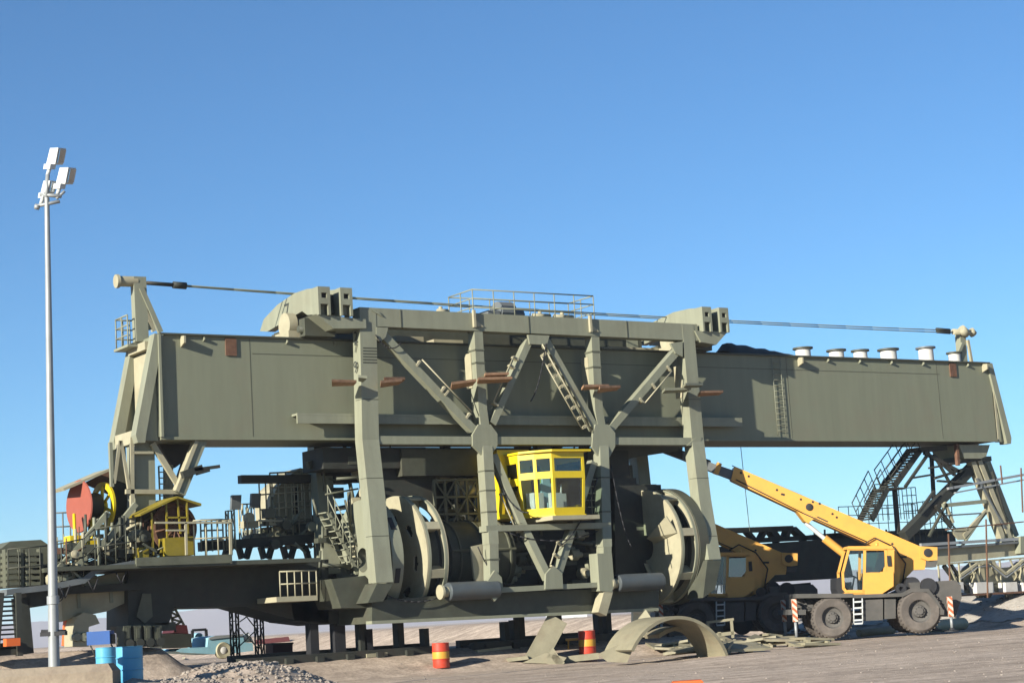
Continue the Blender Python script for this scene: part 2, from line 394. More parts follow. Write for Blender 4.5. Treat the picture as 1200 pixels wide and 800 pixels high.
MB().box((XL+.02, YG-.16, ZB-.02), (XL+.10, YG-.005, ZT)).build('corner_strip', OL, br)
MB().box((XR-.2, YB-.3, ZB), (XR+.4, YB-.2, ZT-.1)).build('end_plate', OLP, br)
# lifting lugs along the upper edge
def lug(px, py, s_):
    p = PY(px, py, YG); x, z = p.x, ZT
    m_ = MB().prism([(x-.03*s_, YG-.003, z-.02), (x-.03*s_, YG-.42*s_, z-.05), (x-.03*s_, YG-.40*s_, z-.38*s_), (x-.03*s_, YG-.003, z-.52*s_)], (.09*s_, 0, 0))
    m_.build('lug', OLP if s_ > .7 else OL, br)
for px in (212, 933, 1148): lug(px, 400, .72)
for px in (238, 335, 391, 967, 1004, 1041, 1078, 1130): lug(px, 400, .33)
for px, w_ in ((270, 11), (1113, 7)):
    p = PY(px, 400, YG); MB().box((p.x-.19, YG-.05, ZT-.60), (p.x+.19, YG-.003, ZT-.03)).build('rust_plate', RUST, br)
# ledge channel on the web
xa, xb = PY(342, 490, YG).x, PY(862, 497, YG).x; zc = PY(380, 492, YG).z
MB().box((xa, YG-.40, zc+.10), (xb, YG-.003, zc+.17)).box((xa, YG-.40, zc-.16), (xb, YG-.33, zc+.097)).build('ledge_channel', OL, br)
# web ladder on the right
mb = MB(); x0 = PY(907, 470, YG).x
for s_ in (0, .42): mb.tube((x0+s_, YG-.07, ZB+.1), (x0+s_, YG-.07, ZT-.05), .014, 5)
for i in range(13): mb.tube((x0, YG-.07, ZB+.3+i*.22), (x0+.42, YG-.07, ZB+.3+i*.22), .014, 5)
mb.build('ladder', OL, br)
# left rope mast
YM = YG+1.0
def bm_(name, p, q, w_, d, m, par, Y=YM, Y2=None, dn=(0, 1, 0)):
    Y2 = Y if Y2 is None else Y2
    return MB().bar(PY(p[0], p[1], Y), PY(q[0], q[1], Y2), w_, d, dn).build(name, m, par)
mast = bm_('mast_post', (164, 324), (167.3, 400), .42, .30, OL, br)
MB().tube(PY(138, 329.5, YM+.15), PY(160, 330, YM+.15), .17, 14).tube(PY(135.5, 329.5, YM+.15), PY(139, 329.5, YM+.15), .22, 14).build('rope_roller', OLP, mast)
bm_('mast_brace', (166, 337), (189, 389), .16, .12, OL, br, YM-.05)
bm_('mast_brace', (166, 350), (181, 388), .13, .10, OLP, br, YM+.9)
MB().prism([PY(170, 368, YM+.1), PY(178, 386, YM+.1), PY(170, 388, YM+.1)], (0, .06, 0)).build('gusset', OL, br)
mb = MB(); a = PY(136, 396, YM+1.0); b = PY(160, 391, YM+1.0); a.z = b.z = ZT-.17
rail(mb, a, b, .95, 4, .025, 2); rail(mb, a, a-V((0, 1.0, 0)), .95, 3, .025, 2); mb.build('handrail', OL, br)
MB().box((a.x-.05, YM-.1, ZT-.25), (XL+.05, YM+1.1, ZT-.17)).build('mast_platform', OL, br)
# right rope mast
m2 = bm_('mast_post', (1128, 388), (1131, 426), .34, .3, OL, br)
MB().tube(PY(1117, 388.5, YM), PY(1141, 390, YM), .13, 10).tube(PY(1126, 385, YM-.1), PY(1133, 392, YM-.1), .2, 8).tube(PY(1137, 387, YM), PY(1141, 392, YM), .17, 8).build('rope_roller', OLP, m2)
bm_('mast_brace', (1120, 424), (1129, 402), .14, .1, OL, br, YM-.1)
bm_('mast_brace', (1135, 398), (1140, 426), .12, .1, OLP, br, YM-.1)
# ropes and turnbuckles
for dY, dz0, dz1 in ((0, 0, 0), (.75, -.03, -.10)):
    A, B = PY(172, 331, YM+dY*.3), PY(1113, 387, YM+dY); A.z += dz0; B.z += dz1
    pts = []
    for i in range(25):
        t = i/24; c = A.lerp(B, t); c.z -= .42*4*t*(1-t)*.35; pts.append(c)
    ro = MB().path(pts, .024, 5).build('stay_rope', ROPE, br)
    MB().tube(pts[0], pts[0]+V((.9, 0, -.02)), .05, 6).tube(pts[0]+V((.9, 0, -.02)), pts[0]+V((1.35, 0, -.03)), .10, 8).tube(pts[-1], pts[-1]-V((.8, 0, -.02)), .07, 6).build('turnbuckle', DKM, ro)

# white cable spools on the girder top
spools = [(944, .36, .42, .6), (983, .36, .44, .9), (1011, .33, .34, .2), (1044, .40, .52, .7), (1088, .37, .62, .5), (1121, .30, .42, .3)]
wh = ['leftmost of the white spools standing on the girder, beside a large lug', 'second white spool from the left on top of the girder',
      'narrow low white spool between the second spool and the wide one on the girder', 'widest white spool with broad dark lid on the girder top',
      'tallest white spool with a pale tilted lid, fifth along the girder', 'small white spool at the foot of the right rope mast']
for (px, r, h, dy), lb in zip(spools, wh):
    x = PY(px, 412, YG+dy).x; base = V((x, YG+.15+dy, ZT+.062))
    t = thing('cable_spool', lb, 'spool', base, 'white spools standing on the girder')
    MB().lathe(base, ZZ, [(0, 0), (r, 0), (r, .03), (r*.86, .05), (r*.84, h-.05), (r*.84, h-.02)], 20).build('spool_drum', WHT, t)
    MB().lathe(base+ZZ*(h-.03), ZZ, [(r*.8, 0), (r*1.13, .005), (r*1.13, .07), (0, .09)], 20).build('spool_lid', OLD if px != 1088 else GRS, t)
# dark tarpaulin heap on the girder
mb = MB(); N1, N2 = 16, 6; pts = []
for j in range(N2):
    for i in range(N1):
        t = i/(N1-1); x = PY(849, 412, YG+.6).x + t*3.6; e = math.sin(math.pi*j/(N2-1))
        z = ZT+.063 + e*(.52*(1-t)**.6*min(1, t*12+.35)+.05)*(1+.25*NZ.noise(V((x*3, j, 0)))); pts.append(V((x, YG+.1+1.5*j/(N2-1), z)))
mb.add(pts, [[j*N1+i, j*N1+i+1, (j+1)*N1+i+1, (j+1)*N1+i] for j in range(N2-1) for i in range(N1-1)], True)
tag(mb.build('tarpaulin', DKM), 'dark crumpled tarpaulin lying on the girder right of the portal frame', 'tarpaulin')

# ================================================================== RECLAIMER CARRIAGE (portal frame, wheels, cab)
YF = 53.0
ca = thing('reclaimer_carriage', 'olive portal frame carriage with two bucket wheels straddling the girder', 'reclaimer carriage', (36, YF, 0))
def yl(py): return YF-1.2*max(0, min(1, (py-530)/115.))
def PF(px, py, dy=0): return PY(px, py, yl(py)+dy)
def fb(name, p, q, w_, d, m=OL, dy=0., par=None):
    return MB().bar(PF(p[0], p[1], dy), PF(q[0], q[1], dy), w_, d).build(name, m, par or ca)
def poly(name, pts, d, m=OL, dy=0., par=None):
    Yp = yl(sum(b for a, b in pts)/len(pts)) + dy
    return MB().prism([PY(a, b, Yp) for a, b in pts], (0, d, 0)).build(name, m, par or ca)
DY = 3.45
def leg(pts, w_, d, dy, name='leg', m=OL):
    mb = MB()
    P = [PF(a, b)+V((0, dy, 0)) for a, b in pts]
    for i in range(len(P)-1): 
        mb.prism([P[i]+V((-w_/2, 0, 0)), P[i]+V((w_/2, 0, 0)), P[i]+V((w_/2, d, 0)), P[i]+V((-w_/2, d, 0))], P[i+1]-P[i])
    return mb.build(name, m, ca)
LL = [(431, 363), (434.5, 515), (442, 585), (451, 682)]
LR = [(806, 380), (818, 515), (826.5, 585), (838, 655)]
legL = leg(LL, .62, .50, 0); leg(LR, .55, .50, 0)
leg(LL[:3]+[(449, 665)], .62, .50, DY); leg(LR[:3]+[(836, 640)], .55, .50, DY)
# leg flare at the middle beam and boots
poly('gusset', [(805, 521.8), (822, 521.8), (822, 512), (816, 512)], .48, OL, -.02)
poly('foot_box', [(442, 683), (461, 683), (449, 704), (431, 706)], .9, OLD, .02)
poly('foot_box', [(829, 656), (845, 656), (838, 690), (824, 700)], .9, OLD, .02)
# chords
for dy in (0, DY):
    MB().bar(PF(422, 370.5)+V((0, dy+.012, 0)), PF(818, 389.5)+V((0, dy+.012, 0)), .62, .48).build('top_chord', OL if dy == 0 else OLD, ca)  # rear chord darker; shade in the gap put into its colour
    MB().bar(PF(434, 515.2)+V((0, dy+.02, 0)), PF(818, 516.8)+V((0, dy+.02, 0)), .27, .40).build('middle_beam', OL, ca)
    MB().prism([PF(436, 364, dy-.04), PF(443, 364.6, dy-.04), PF(449, 371, dy-.04)], (0, .05, 0)).build('gusset', OL, ca)
for px in (556, 692):
    a = PF(px, 366+(px-425)*.045); MB().box((a.x-.09, YF-.10, a.z-.35), (a.x+.0, YF+.01, a.z+.25)).prism([(a.x, YF-.01, a.z-.05), (a.x+.35, YF-.01, a.z-.32), (a.x, YF-.01, a.z-.32)], (0, -.02, 0)).build('stiffener', OLP, ca)
for px in (470, 620, 735):
    for dy2 in (0,):
        a = PF(px, 373+(px-470)*.047, -.003); MB().box((a.x-.012, YF-.006, a.z-.30), (a.x+.012, YF-.001+.012, a.z+.30)).build('splice_line', OLD, ca)
# verticals
v1 = [(560.5, 385), (566, 480), (571, 515), (579, 637), (580, 690)]
v2 = [(697.5, 390), (702, 480), (708, 515), (712, 640), (712, 688)]
for vv in (v1, v2):
    mb = MB()
    for a, b, w_ in zip(vv[:-1], vv[1:], (.34, .34, .38, .34)):
        A, B = PF(*a, .03), PF(*b, .03)
        mb.prism([A+V((-w_/2, 0, 0)), A+V((w_/2, 0, 0)), A+V((w_/2, .42, 0)), A+V((-w_/2, .42, 0))], B-A)
    mb.build('vertical_post', OL, ca)
poly('gusset', [(554, 509), (561, 497), (575, 497), (583, 508), (583, 522), (575, 534), (566, 534), (554, 522)], .10, OL, -.035)
poly('gusset', [(695, 508), (698, 497), (713, 497), (721, 507), (721, 523), (713, 538), (704, 538), (694, 523)], .10, OL, -.035)
poly('gusset', [(619, 392), (644, 393), (641, 404), (621, 403)], .10, OL, -.03)
poly('gusset', [(639, 690), (640, 672), (646, 665), (652, 665), (659, 671), (660, 689)], .10, OL, -.035)
poly('gusset', [(572, 680), (580, 668), (588, 676), (590, 692), (580, 704), (571, 694)], .10, OL, -.035)
poly('gusset', [(700, 648), (717, 648), (720, 686), (717, 693), (703, 692)], .5, OL, -.10)
poly('gusset', [(441, 383), (455, 384), (452, 395), (446, 400), (441, 397)], .1, OL, -.02)
poly('gusset', [(786, 402), (800, 400), (800, 418), (792, 414)], .1, OL, -.02)
# diagonals
for p, q, w_ in (((449, 391), (556, 503), .27), ((621, 399), (578, 496), .25), ((641, 399), (699, 502), .27), ((797, 408), (716, 503), .27),
                 ((579, 532), (613, 612), .26), ((613, 612), (645, 678), .25), ((697, 541), (654, 676), .26)):
    fb('diagonal_brace', p, q, w_, .30, OL, .05)
fb('cross_beam', (570, 619), (716, 615), .20, .45, OL, -.02)
fb('lower_chord', (585, 691), (706, 684.5), .17, .30, OL, .02)
bm_('hanger_leg', (714, 690), (706, 719), .36, .4, OLP, ca, YF-1.28)
# bolted brackets on the diagonals and ladder pieces
def along(p, q, t, off):
    A, B = PF(*p, -.03), PF(*q, -.03); ax = (B-A).normalized(); nn = V((ax.z, 0, -ax.x))
    return A.lerp(B, t)+nn*off, ax, nn
for (p, q, off, ts) in (((449, 391), (556, 503), -.30, (.35, .62, .66, .9)), ((641, 399), (699, 502), .42, (.1, .22, .34, .46, .58, .70, .82, .92)), ((797, 408), (716, 503), -.26, (.2, .42, .6)), ((621, 399), (578, 496), .25, (.25, .35, .8)), ((579, 532), (645, 678), .35, (.3, .6)), ((697, 541), (654, 676), .35, (.75, .85, .95))):
    mb = MB()
    for t in ts:
        c, ax, nn = along(p, q, t, off*.75); mb.obox(c+V((0, .12, 0)), nn*.11, V((0, .10, 0)), ax*.035)
    a1, _, _ = along(p, q, min(ts), off*1.3); a2, _, _ = along(p, q, max(ts), off*1.3); mb.tube(a1, a2, .026, 5)
    if abs(off) > .4: a1, _, _ = along(p, q, 0, off*.6); a2, _, _ = along(p, q, 1, off*.6); mb.tube(a1, a2, .03, 5)
    mb.build('ladder_bracket', OLP, ca)
for vv in (v1, v2, [(806, 400), (812, 470)]):
    mb = MB(); a = PF(vv[0][0]-9, vv[0][1]+22, .35); h = 3.3
    for dx in (0, .36): mb.tube(a+V((dx, 0, 0)), a+V((dx+.05, 0, -h)), .025, 5)
    for i in range(12): mb.tube(a+V((0, 0, -.2-i*.27)), a+V((.36, 0, -.2-i*.27)), .018, 4)
    mb.box((a.x-.05, a.y-.05, a.z-1.4), (a.x+.02, a.y+.35, a.z-.2))
    mb.build('ladder', OLP, ca)
for vv, ys_ in ((v1, (410, 425, 552, 575, 600, 655)), (v2, (412, 430, 560, 600, 655))):
    for y_ in ys_:
        for a_, b_ in zip(vv[:-1], vv[1:]):
            if a_[1] <= y_ < b_[1]:
                f_ = (y_-a_[1])/(b_[1]-a_[1]); x_ = a_[0]+(b_[0]-a_[0])*f_; p = PF(a_[0], a_[1], .03).lerp(PF(b_[0], b_[1], .03), f_)
                MB().box((p.x-.20, p.y-.02, p.z-.025), (p.x+.20, p.y+.44, p.z+.025)).build('splice_band', OLM, ca)
for pts_, hw in ((LL, .31), (LR, .275)):
    for y_ in (468, 560, 628):
        for a_, b_ in zip(pts_[:-1], pts_[1:]):
            if a_[1] <= y_ < b_[1]:
                f_ = (y_-a_[1])/(b_[1]-a_[1]); p = PF(*a_).lerp(PF(*b_), f_); MB().box((p.x-hw-.006, p.y-.008, p.z-.012), (p.x+hw+.006, p.y+.4, p.z+.012)).build('weld_seam', OLM, ca)
random.seed(31)
for (x0_, y0_, x1_, y1_, sag) in ((574, 540, 620, 600, .5), (700, 560, 655, 640, .4), (440, 392, 470, 402, .3), (560, 640, 600, 684, .4), (640, 402, 622, 470, .3), (716, 545, 740, 640, .5), (520, 697, 440, 690, .3), (585, 620, 700, 622, .35)):
    A, B = PY(x0_, y0_, YF-.9 if y0_ > 540 else YF-.06), PY(x1_, y1_, YF-1.0 if y1_ > 560 else YF-.06); pts_ = []
    for i in range(11): t = i/10; c = A.lerp(B, t); c.z -= sag*4*t*(1-t); pts_.append(c)
    MB().path(pts_, .022, 5).build('hose', BLK, ca)
# vent slats and stencilled marks on the left leg
mb = MB()
for i in range(6):
    a = PF(425.5, 407.5+i*3.4, -.006); mb.box((a.x, a.y, a.z-.022), (a.x+.53, a.y+.004, a.z+.022))
mb.build('slat_mark', OLD, legL)
def text(s_, loc, size, rot, m, par, name='stencil_mark'):
    c = bpy.data.curves.new(name, 'FONT'); c.body = s_; c.size = size; c.extrude = .002; c.align_x = 'CENTER'
    o = bpy.data.objects.new(name, c); COL.objects.link(o)
    dg = bpy.context.evaluated_depsgraph_get(); me = bpy.data.meshes.new_from_object(o.evaluated_get(dg)); bpy.data.objects.remove(o)
    o = bpy.data.objects.new(name, me); COL.objects.link(o); me.materials.clear(); me.materials.append(m)
    off = V((0, 0, 0)); p = par
    while p is not None: off += p.location; p = p.parent
    o.rotation_euler = rot; o.location = V(loc)-off; o.parent = par
    return o
for ch, py in (('2', 401), ('7', 412), ('9', 436)):
    a = PX(418.5, py, PF(431, py).x-.31-.006); text(ch, (PF(431, py).x-.316, YF+.25, a.z), .55 if ch != '7' else .42, (R_(90), 0, R_(-90)), MARK, legL)

# travelling gear housings on top of the frame
def housing(X0, X1, nm='gear_housing'):
    prof = [(370, 337.5), (360, 338.5), (345, 343.5), (325, 357), (309, 374), (304.5, 388), (313, 388.5), (354, 364.5), (360, 369), (371, 368)]
    P = [PX(a, b, PF(371, 350).x) for a, b in prof]; dx = X0-P[0].x
    hs = MB().prism([p+V((dx, 0, 0)) for p in P], (X1-X0, 0, 0)).build(nm, OL, ca)
    return hs, P, dx
bx = PF(371, 350).x
for base in (bx, PY(820.5, 372, YF).x):
    h1, P, dx = housing(base, base+.30)
    h2, P, dx2 = housing(base+.82, base+1.12)
    y0 = P[0].y; z0 = P[0].z
    MB().box((base+.305, y0+.35, z0-.75), (base+.815, y0+3.0, z0-.12)).build('housing_web', OLD, h1)
    for h_, xx in ((h1, base), (h2, base+.82)):
        mb = MB(); x1, x2 = xx-.04, xx+.40          # block with a square hole, two legs under it
        zt, zb = z0+.02, z0-.55; yf_ = y0-.22
        for (a, b, c, d) in ((x1, x1+.12, zb, zt), (x2-.12, x2, zb, zt), (x1+.121, x2-.121, zt-.20, zt), (x1+.121, x2-.121, zb, zb+.20)): mb.box((a, yf_, c), (b, yf_+.5, d))
        mb.box((x1, yf_, zb-.36), (x1+.07, yf_+.45, zb-.002)); mb.box((x2-.09, yf_, zb-.36), (x2, yf_+.45, zb-.002))
        mb.build('bearing_block', OL, h_)
        MB().box((x1+.1, yf_+.12, zb+.1), (x2-.1, yf_+.4, zt-.1)).build('bore_fill', BLK, h_)  # black block fills the hole, its dark inside put into colour
    # slanted bracket plate to the leg and drive motor under
    e = 1 if base == bx else -1
    zz = z0-1.0
    if e > 0: q = [(base-.1, y0-.1, zz+.12), (base+1.75, y0-.1, zz+.02), (base+1.75, y0-.1, zz-.28), (base+.55, y0-.1, zz-.33)]
    else: q = [(base-.35, y0-.1, zz+.12), (base+1.2, y0-.1, zz+.12), (base+.62, y0-.1, zz-.38), (base-.1, y0-.1, zz-.30)]
    MB().prism(q, (0, 1.2, 0)).build('bracket', OL, ca)
    mb = MB(); c = V((base-.45, y0+1.5, ZT+.55)); mb.tube(c, c+V((.30, 0, 0)), .42, 20); mb.tube(c+V((.3, 0, 0)), c+V((1.0, 0, 0)), .25, 14); mb.box((c.x-.1, c.y-.5, ZT+.065), (c.x+.9, c.y+.5, ZT+.3))
    mb.build('drive_motor', OLP, ca)
    for yy in (y0+.5, y0+2.4):
        mb = MB(); mb.box((base-.2, yy, ZT+.062), (base+.9, yy+.4, z0-.9 if yy < y0+1 else ZT+.5)); mb.tube((base-.35, yy+.2, ZT+.3), (base+1.0, yy+.2, ZT+.3), .12, 8)
        mb.build('bogie', OLD, ca)
a = PX(336, 366, bx-.006); text('7', (bx-.006, a.y, a.z-.25), .8, (R_(90), 0, R_(-90)), MARK, h1, 'stencil_mark').parent = ca
bpy.data.objects[-1] if False else None
# walkway, winch and railing on top
za = PY(560, 366, YF+.5).z-.1
WX0, WX1 = PY(541, 360, YF+1.7).x, PY(682, 366, YF+1.7).x
wk = MB().box((PY(510, 360, YF+1.7).x, YF+.9, 12.02), (WX1+.1, YF+2.6, 12.09)).build('top_walkway', OL, ca)
mb = MB()
for yy in (YF+.95, YF+2.55): rail(mb, (WX0, yy, 12.09), (WX1, yy, 12.09), .95, 7, .022, 2)
for xx in (WX0, WX1): rail(mb, (xx, YF+.95, 12.09), (xx, YF+2.55, 12.09), .95, 3, .022, 2)
mb.build('handrail', OL, wk)
x = PY(593, 360, YF+1.6).x
mb = MB().tube((x-.35, YF+1.7, 12.38), (x+.25, YF+1.7, 12.38), .42, 18).box((x-.9, YF+1.4, 12.1), (x-.4, YF+2.0, 12.42)).tube((x+.26, YF+1.7, 12.3), (x+.7, YF+1.7, 12.3), .25, 12).box((x-1.1, YF+1.3, 12.095), (x+.9, YF+2.1, 12.16)); mb.build('winch', GRS, ca)
for px, ww in ((518, .5), (634, .9), (660, 1.0)):
    x = PY(px, 362, YF+1.6).x; mb = MB()
    mb.box((x-ww/2, YF+1.3, 12.095), (x+ww/2, YF+1.8, 12.25)).tube((x-ww/2, YF+1.5, 12.32), (x+ww/3, YF+1.5, 12.32), .09, 8).tube((x, YF+1.7, 12.2), (x, YF+1.7, 12.52), .07, 8); mb.build('drive_unit', OLP, ca)
# equipment between the girder top and the chord
for px, ww, hh in ((475, 1.1, .35), (520, 1.2, .28), (650, .9, .2), (745, 3.0, .25)):
    x = PY(px, 393, YG+1.2).x; MB().box((x-ww/2, YG+.9, ZT+.065), (x+ww/2, YG+1.4, ZT+.065+hh)).build('rail_clamp', OLP, ca)

# lower box beam with the pipes
yq = YF-.75
hb_ = [(520, 692), (590, 694), (772, 685), (772, 713), (600, 722.5), (520, 726), (465, 727.5), (442, 727)]
zq = [PY(a, b, yq) for a, b in hb_]
MB().prism([PY(a, b, yq) for a, b in ((436, 704), (520, 697), (772, 687), (772, 713), (600, 722.5), (520, 726), (436, 730))], (0, 2.6, 0)).build('lower_box_beam', OLD, ca)
MB().bar(PY(436, 729, yq-.06), PY(772, 713.5, yq-.06), .10, .4).build('beam_flange', OL, ca)
for a, b in (((524, 693), (583, 693)), ((722, 683), (775, 681))):
    A, B = PY(a[0], a[1], yq-.35), PY(b[0], b[1], yq-.35); B.z = A.z
    p = MB().lathe(A, (B-A), [(0, 0), (.27, .0), (.30, .04), (.30, (B-A).length-.04), (.27, (B-A).length), (0, (B-A).length)], 22).build('cylinder_pipe', PIPE, ca)
    MB().tube(A-V((.22, 0, 0)), A+V((.0, 0, 0)), .17, 14).tube(A-V((.28, 0, 0)), A-V((.2, 0, 0)), .24, 14).build('pipe_flange', OLP, p)
# curved hopper hull behind the left wheel
A = PY(508, 655, YG+.3); B = PY(582, 655, YG+.3)
MB().lathe(A, V((1, 0, 0)), [(1.25, 0), (1.25, B.x-A.x)], 24, (0, 360)).lathe(A, V((1, 0, 0)), [(0, 0), (1.25, 0)], 24).lathe(A+V((B.x-A.x, 0, 0)), V((1, 0, 0)), [(0, 0), (1.25, 0)], 24).build('hopper_drum', OLD, ca)
poly('chute_plate', [(552, 640), (566, 637), (573, 650), (564, 690), (556, 678)], .08, OLP, .6)
# grey foot box left of the left leg and the sloping hull under the lower deck
MB().prism([PY(a, b, YF-.4) for a, b in ((388, 678), (428, 674), (437, 684), (450, 690), (440, 712), (400, 712))], (0, 1.6, 0)).build('foot_box', OLD, ca)

# bucket wheels (axis along X)
def wheel(cx, cy, cz, par, R=2.08, drum=True):
    root = thing('bucket_wheel', '', '', (0, 0, 0)); del root['label']; del root['category']
    root.location = V((cx, cy, cz))-par.location; root.parent = par
    def disc(x, r0, r1, holes, name, m, a0=0, a1=360):
        bm = bmesh.new(); NR = max(4, int((r1-r0)/.06)); NA = 180
        grid = [[bm.verts.new((x, -math.cos(R_(a0+(a1-a0)*j/NA))*(r0+(r1-r0)*i/NR), math.sin(R_(a0+(a1-a0)*j/NA))*(r0+(r1-r0)*i/NR))) for i in range(NR+1)] for j in range(NA+1)]
        for j in range(NA):
            for i in range(NR):
                am = a0+(a1-a0)*(j+.5)/NA; rm = r0+(r1-r0)*(i+.5)/NR; hole = False
                if holes:
                    n_, rc, ra, rt, ph = holes
                    for k in range(n_):
                        da = ((am-ph-k*360/n_+180) % 360)-180
                        if (R_(da)*rm/rt)**2+((rm-rc)/ra)**2 < 1: hole = True
                if not hole: bm.faces.new((grid[j][i], grid[j][i+1], grid[j+1][i+1], grid[j+1][i]))
        bmesh.ops.remove_doubles(bm, verts=bm.verts, dist=.0005); bmesh.ops.recalc_face_normals(bm, faces=bm.faces)
        me = bpy.data.meshes.new(name); bm.to_mesh(me); bm.free(); me.materials.append(m)
        o = bpy.data.objects.new(name, me); COL.objects.link(o); o.parent = root
        md = o.modifiers.new('thickness', 'SOLIDIFY'); md.thickness = .06; md.offset = 0
        return o
    disc(0, .45, R, (7, 1.30, .15, .27, -10) if drum else None, 'side_disc', OLP)
    disc(.74, R-.34, R, None, 'rim_ring', OLP)
    for x0_ in (.03, .63):
        m_ = MB(); m_.lathe((x0_, 0, 0), (1, 0, 0), [(R-.05, 0), (R+.004, 0), (R+.004, .09), (R-.05, .09), (R-.05, 0)], 64); m_.build('rim_band', OL).parent = root
    mb = MB(); mb.lathe((0.03, 0, 0), (1, 0, 0), [(R-.55, 0), (R-.55, .35), (.42, .36)], 48); mb.lathe((0.03, 0, 0), (1, 0, 0), [(R-.55, .35), (R-.55, .70)], 48); mb.build('inner_shell', OLD).parent = root  # dark shell and disc added so openings and holes read as shaded
    for k in range(8):
        t = R_(k*45+28 if drum else k*45+12); d = V((0, -math.cos(t), math.sin(t))); tn = V((0, math.sin(t), math.cos(t)))
        m_ = MB(); m_.obox(d*(R-.045)+V((.38, 0, 0)), V((.345, 0, 0)), tn*.14, d*.04); m_.obox(d*(R-.32)+tn*.10+V((.38, 0, 0)), V((.345, 0, 0)), tn*.03, d*.225)
        m_.build('bucket_rung', OLP).parent = root
        if not drum and k % 2 == 0:
            m_ = MB(); m_.prism([d*.62+V((-.03, 0, 0)), d*(R-.12)+V((-.03, 0, 0)), d*(R-.12)+tn*.62+V((-.34, 0, 0)), d*.62+tn*.18+V((-.34, 0, 0))], tn*.0+V((-.05, 0, 0))); m_.build('bucket_plate', OLP).parent = root
    if drum:
        m_ = MB(); m_.lathe((-1.28, 0, 0), (1, 0, 0), [(.4, 0), (1.98, 0), (1.98, .42), (.4, .42), (.4, 0)], 64); m_.build('back_drum', OL).parent = root
        for tt in (-18, 33):
            t = R_(tt); d = V((0, -math.cos(t), math.sin(t))); tn = V((0, math.sin(t), math.cos(t))); m_ = MB(); m_.obox(d*1.975+V((-1.07, 0, 0)), V((.09, 0, 0)), tn*.24, d*.012); m_.build('hand_hole_patch', BLK).parent = root  # black plate stands in for the dark inside of a hole
    else:
        m_ = MB(); m_.lathe((.80, 0, 0), (1, 0, 0), [(.4, 0), (2.12, 0), (2.12, .42), (.4, .42), (.4, 0)], 64); m_.build('back_drum', OLD).parent = root  # shadowed hull beside the wheel, its shade put into the dark colour
    return root
c1 = PY(502, 650, 52.0); wheel(c1.x, 52.0+2.08, c1.z, ca)
c2 = PY(799, 637, 52.0); wheel(c2.x, 52.0+2.08, c2.z, ca, 2.08, False)

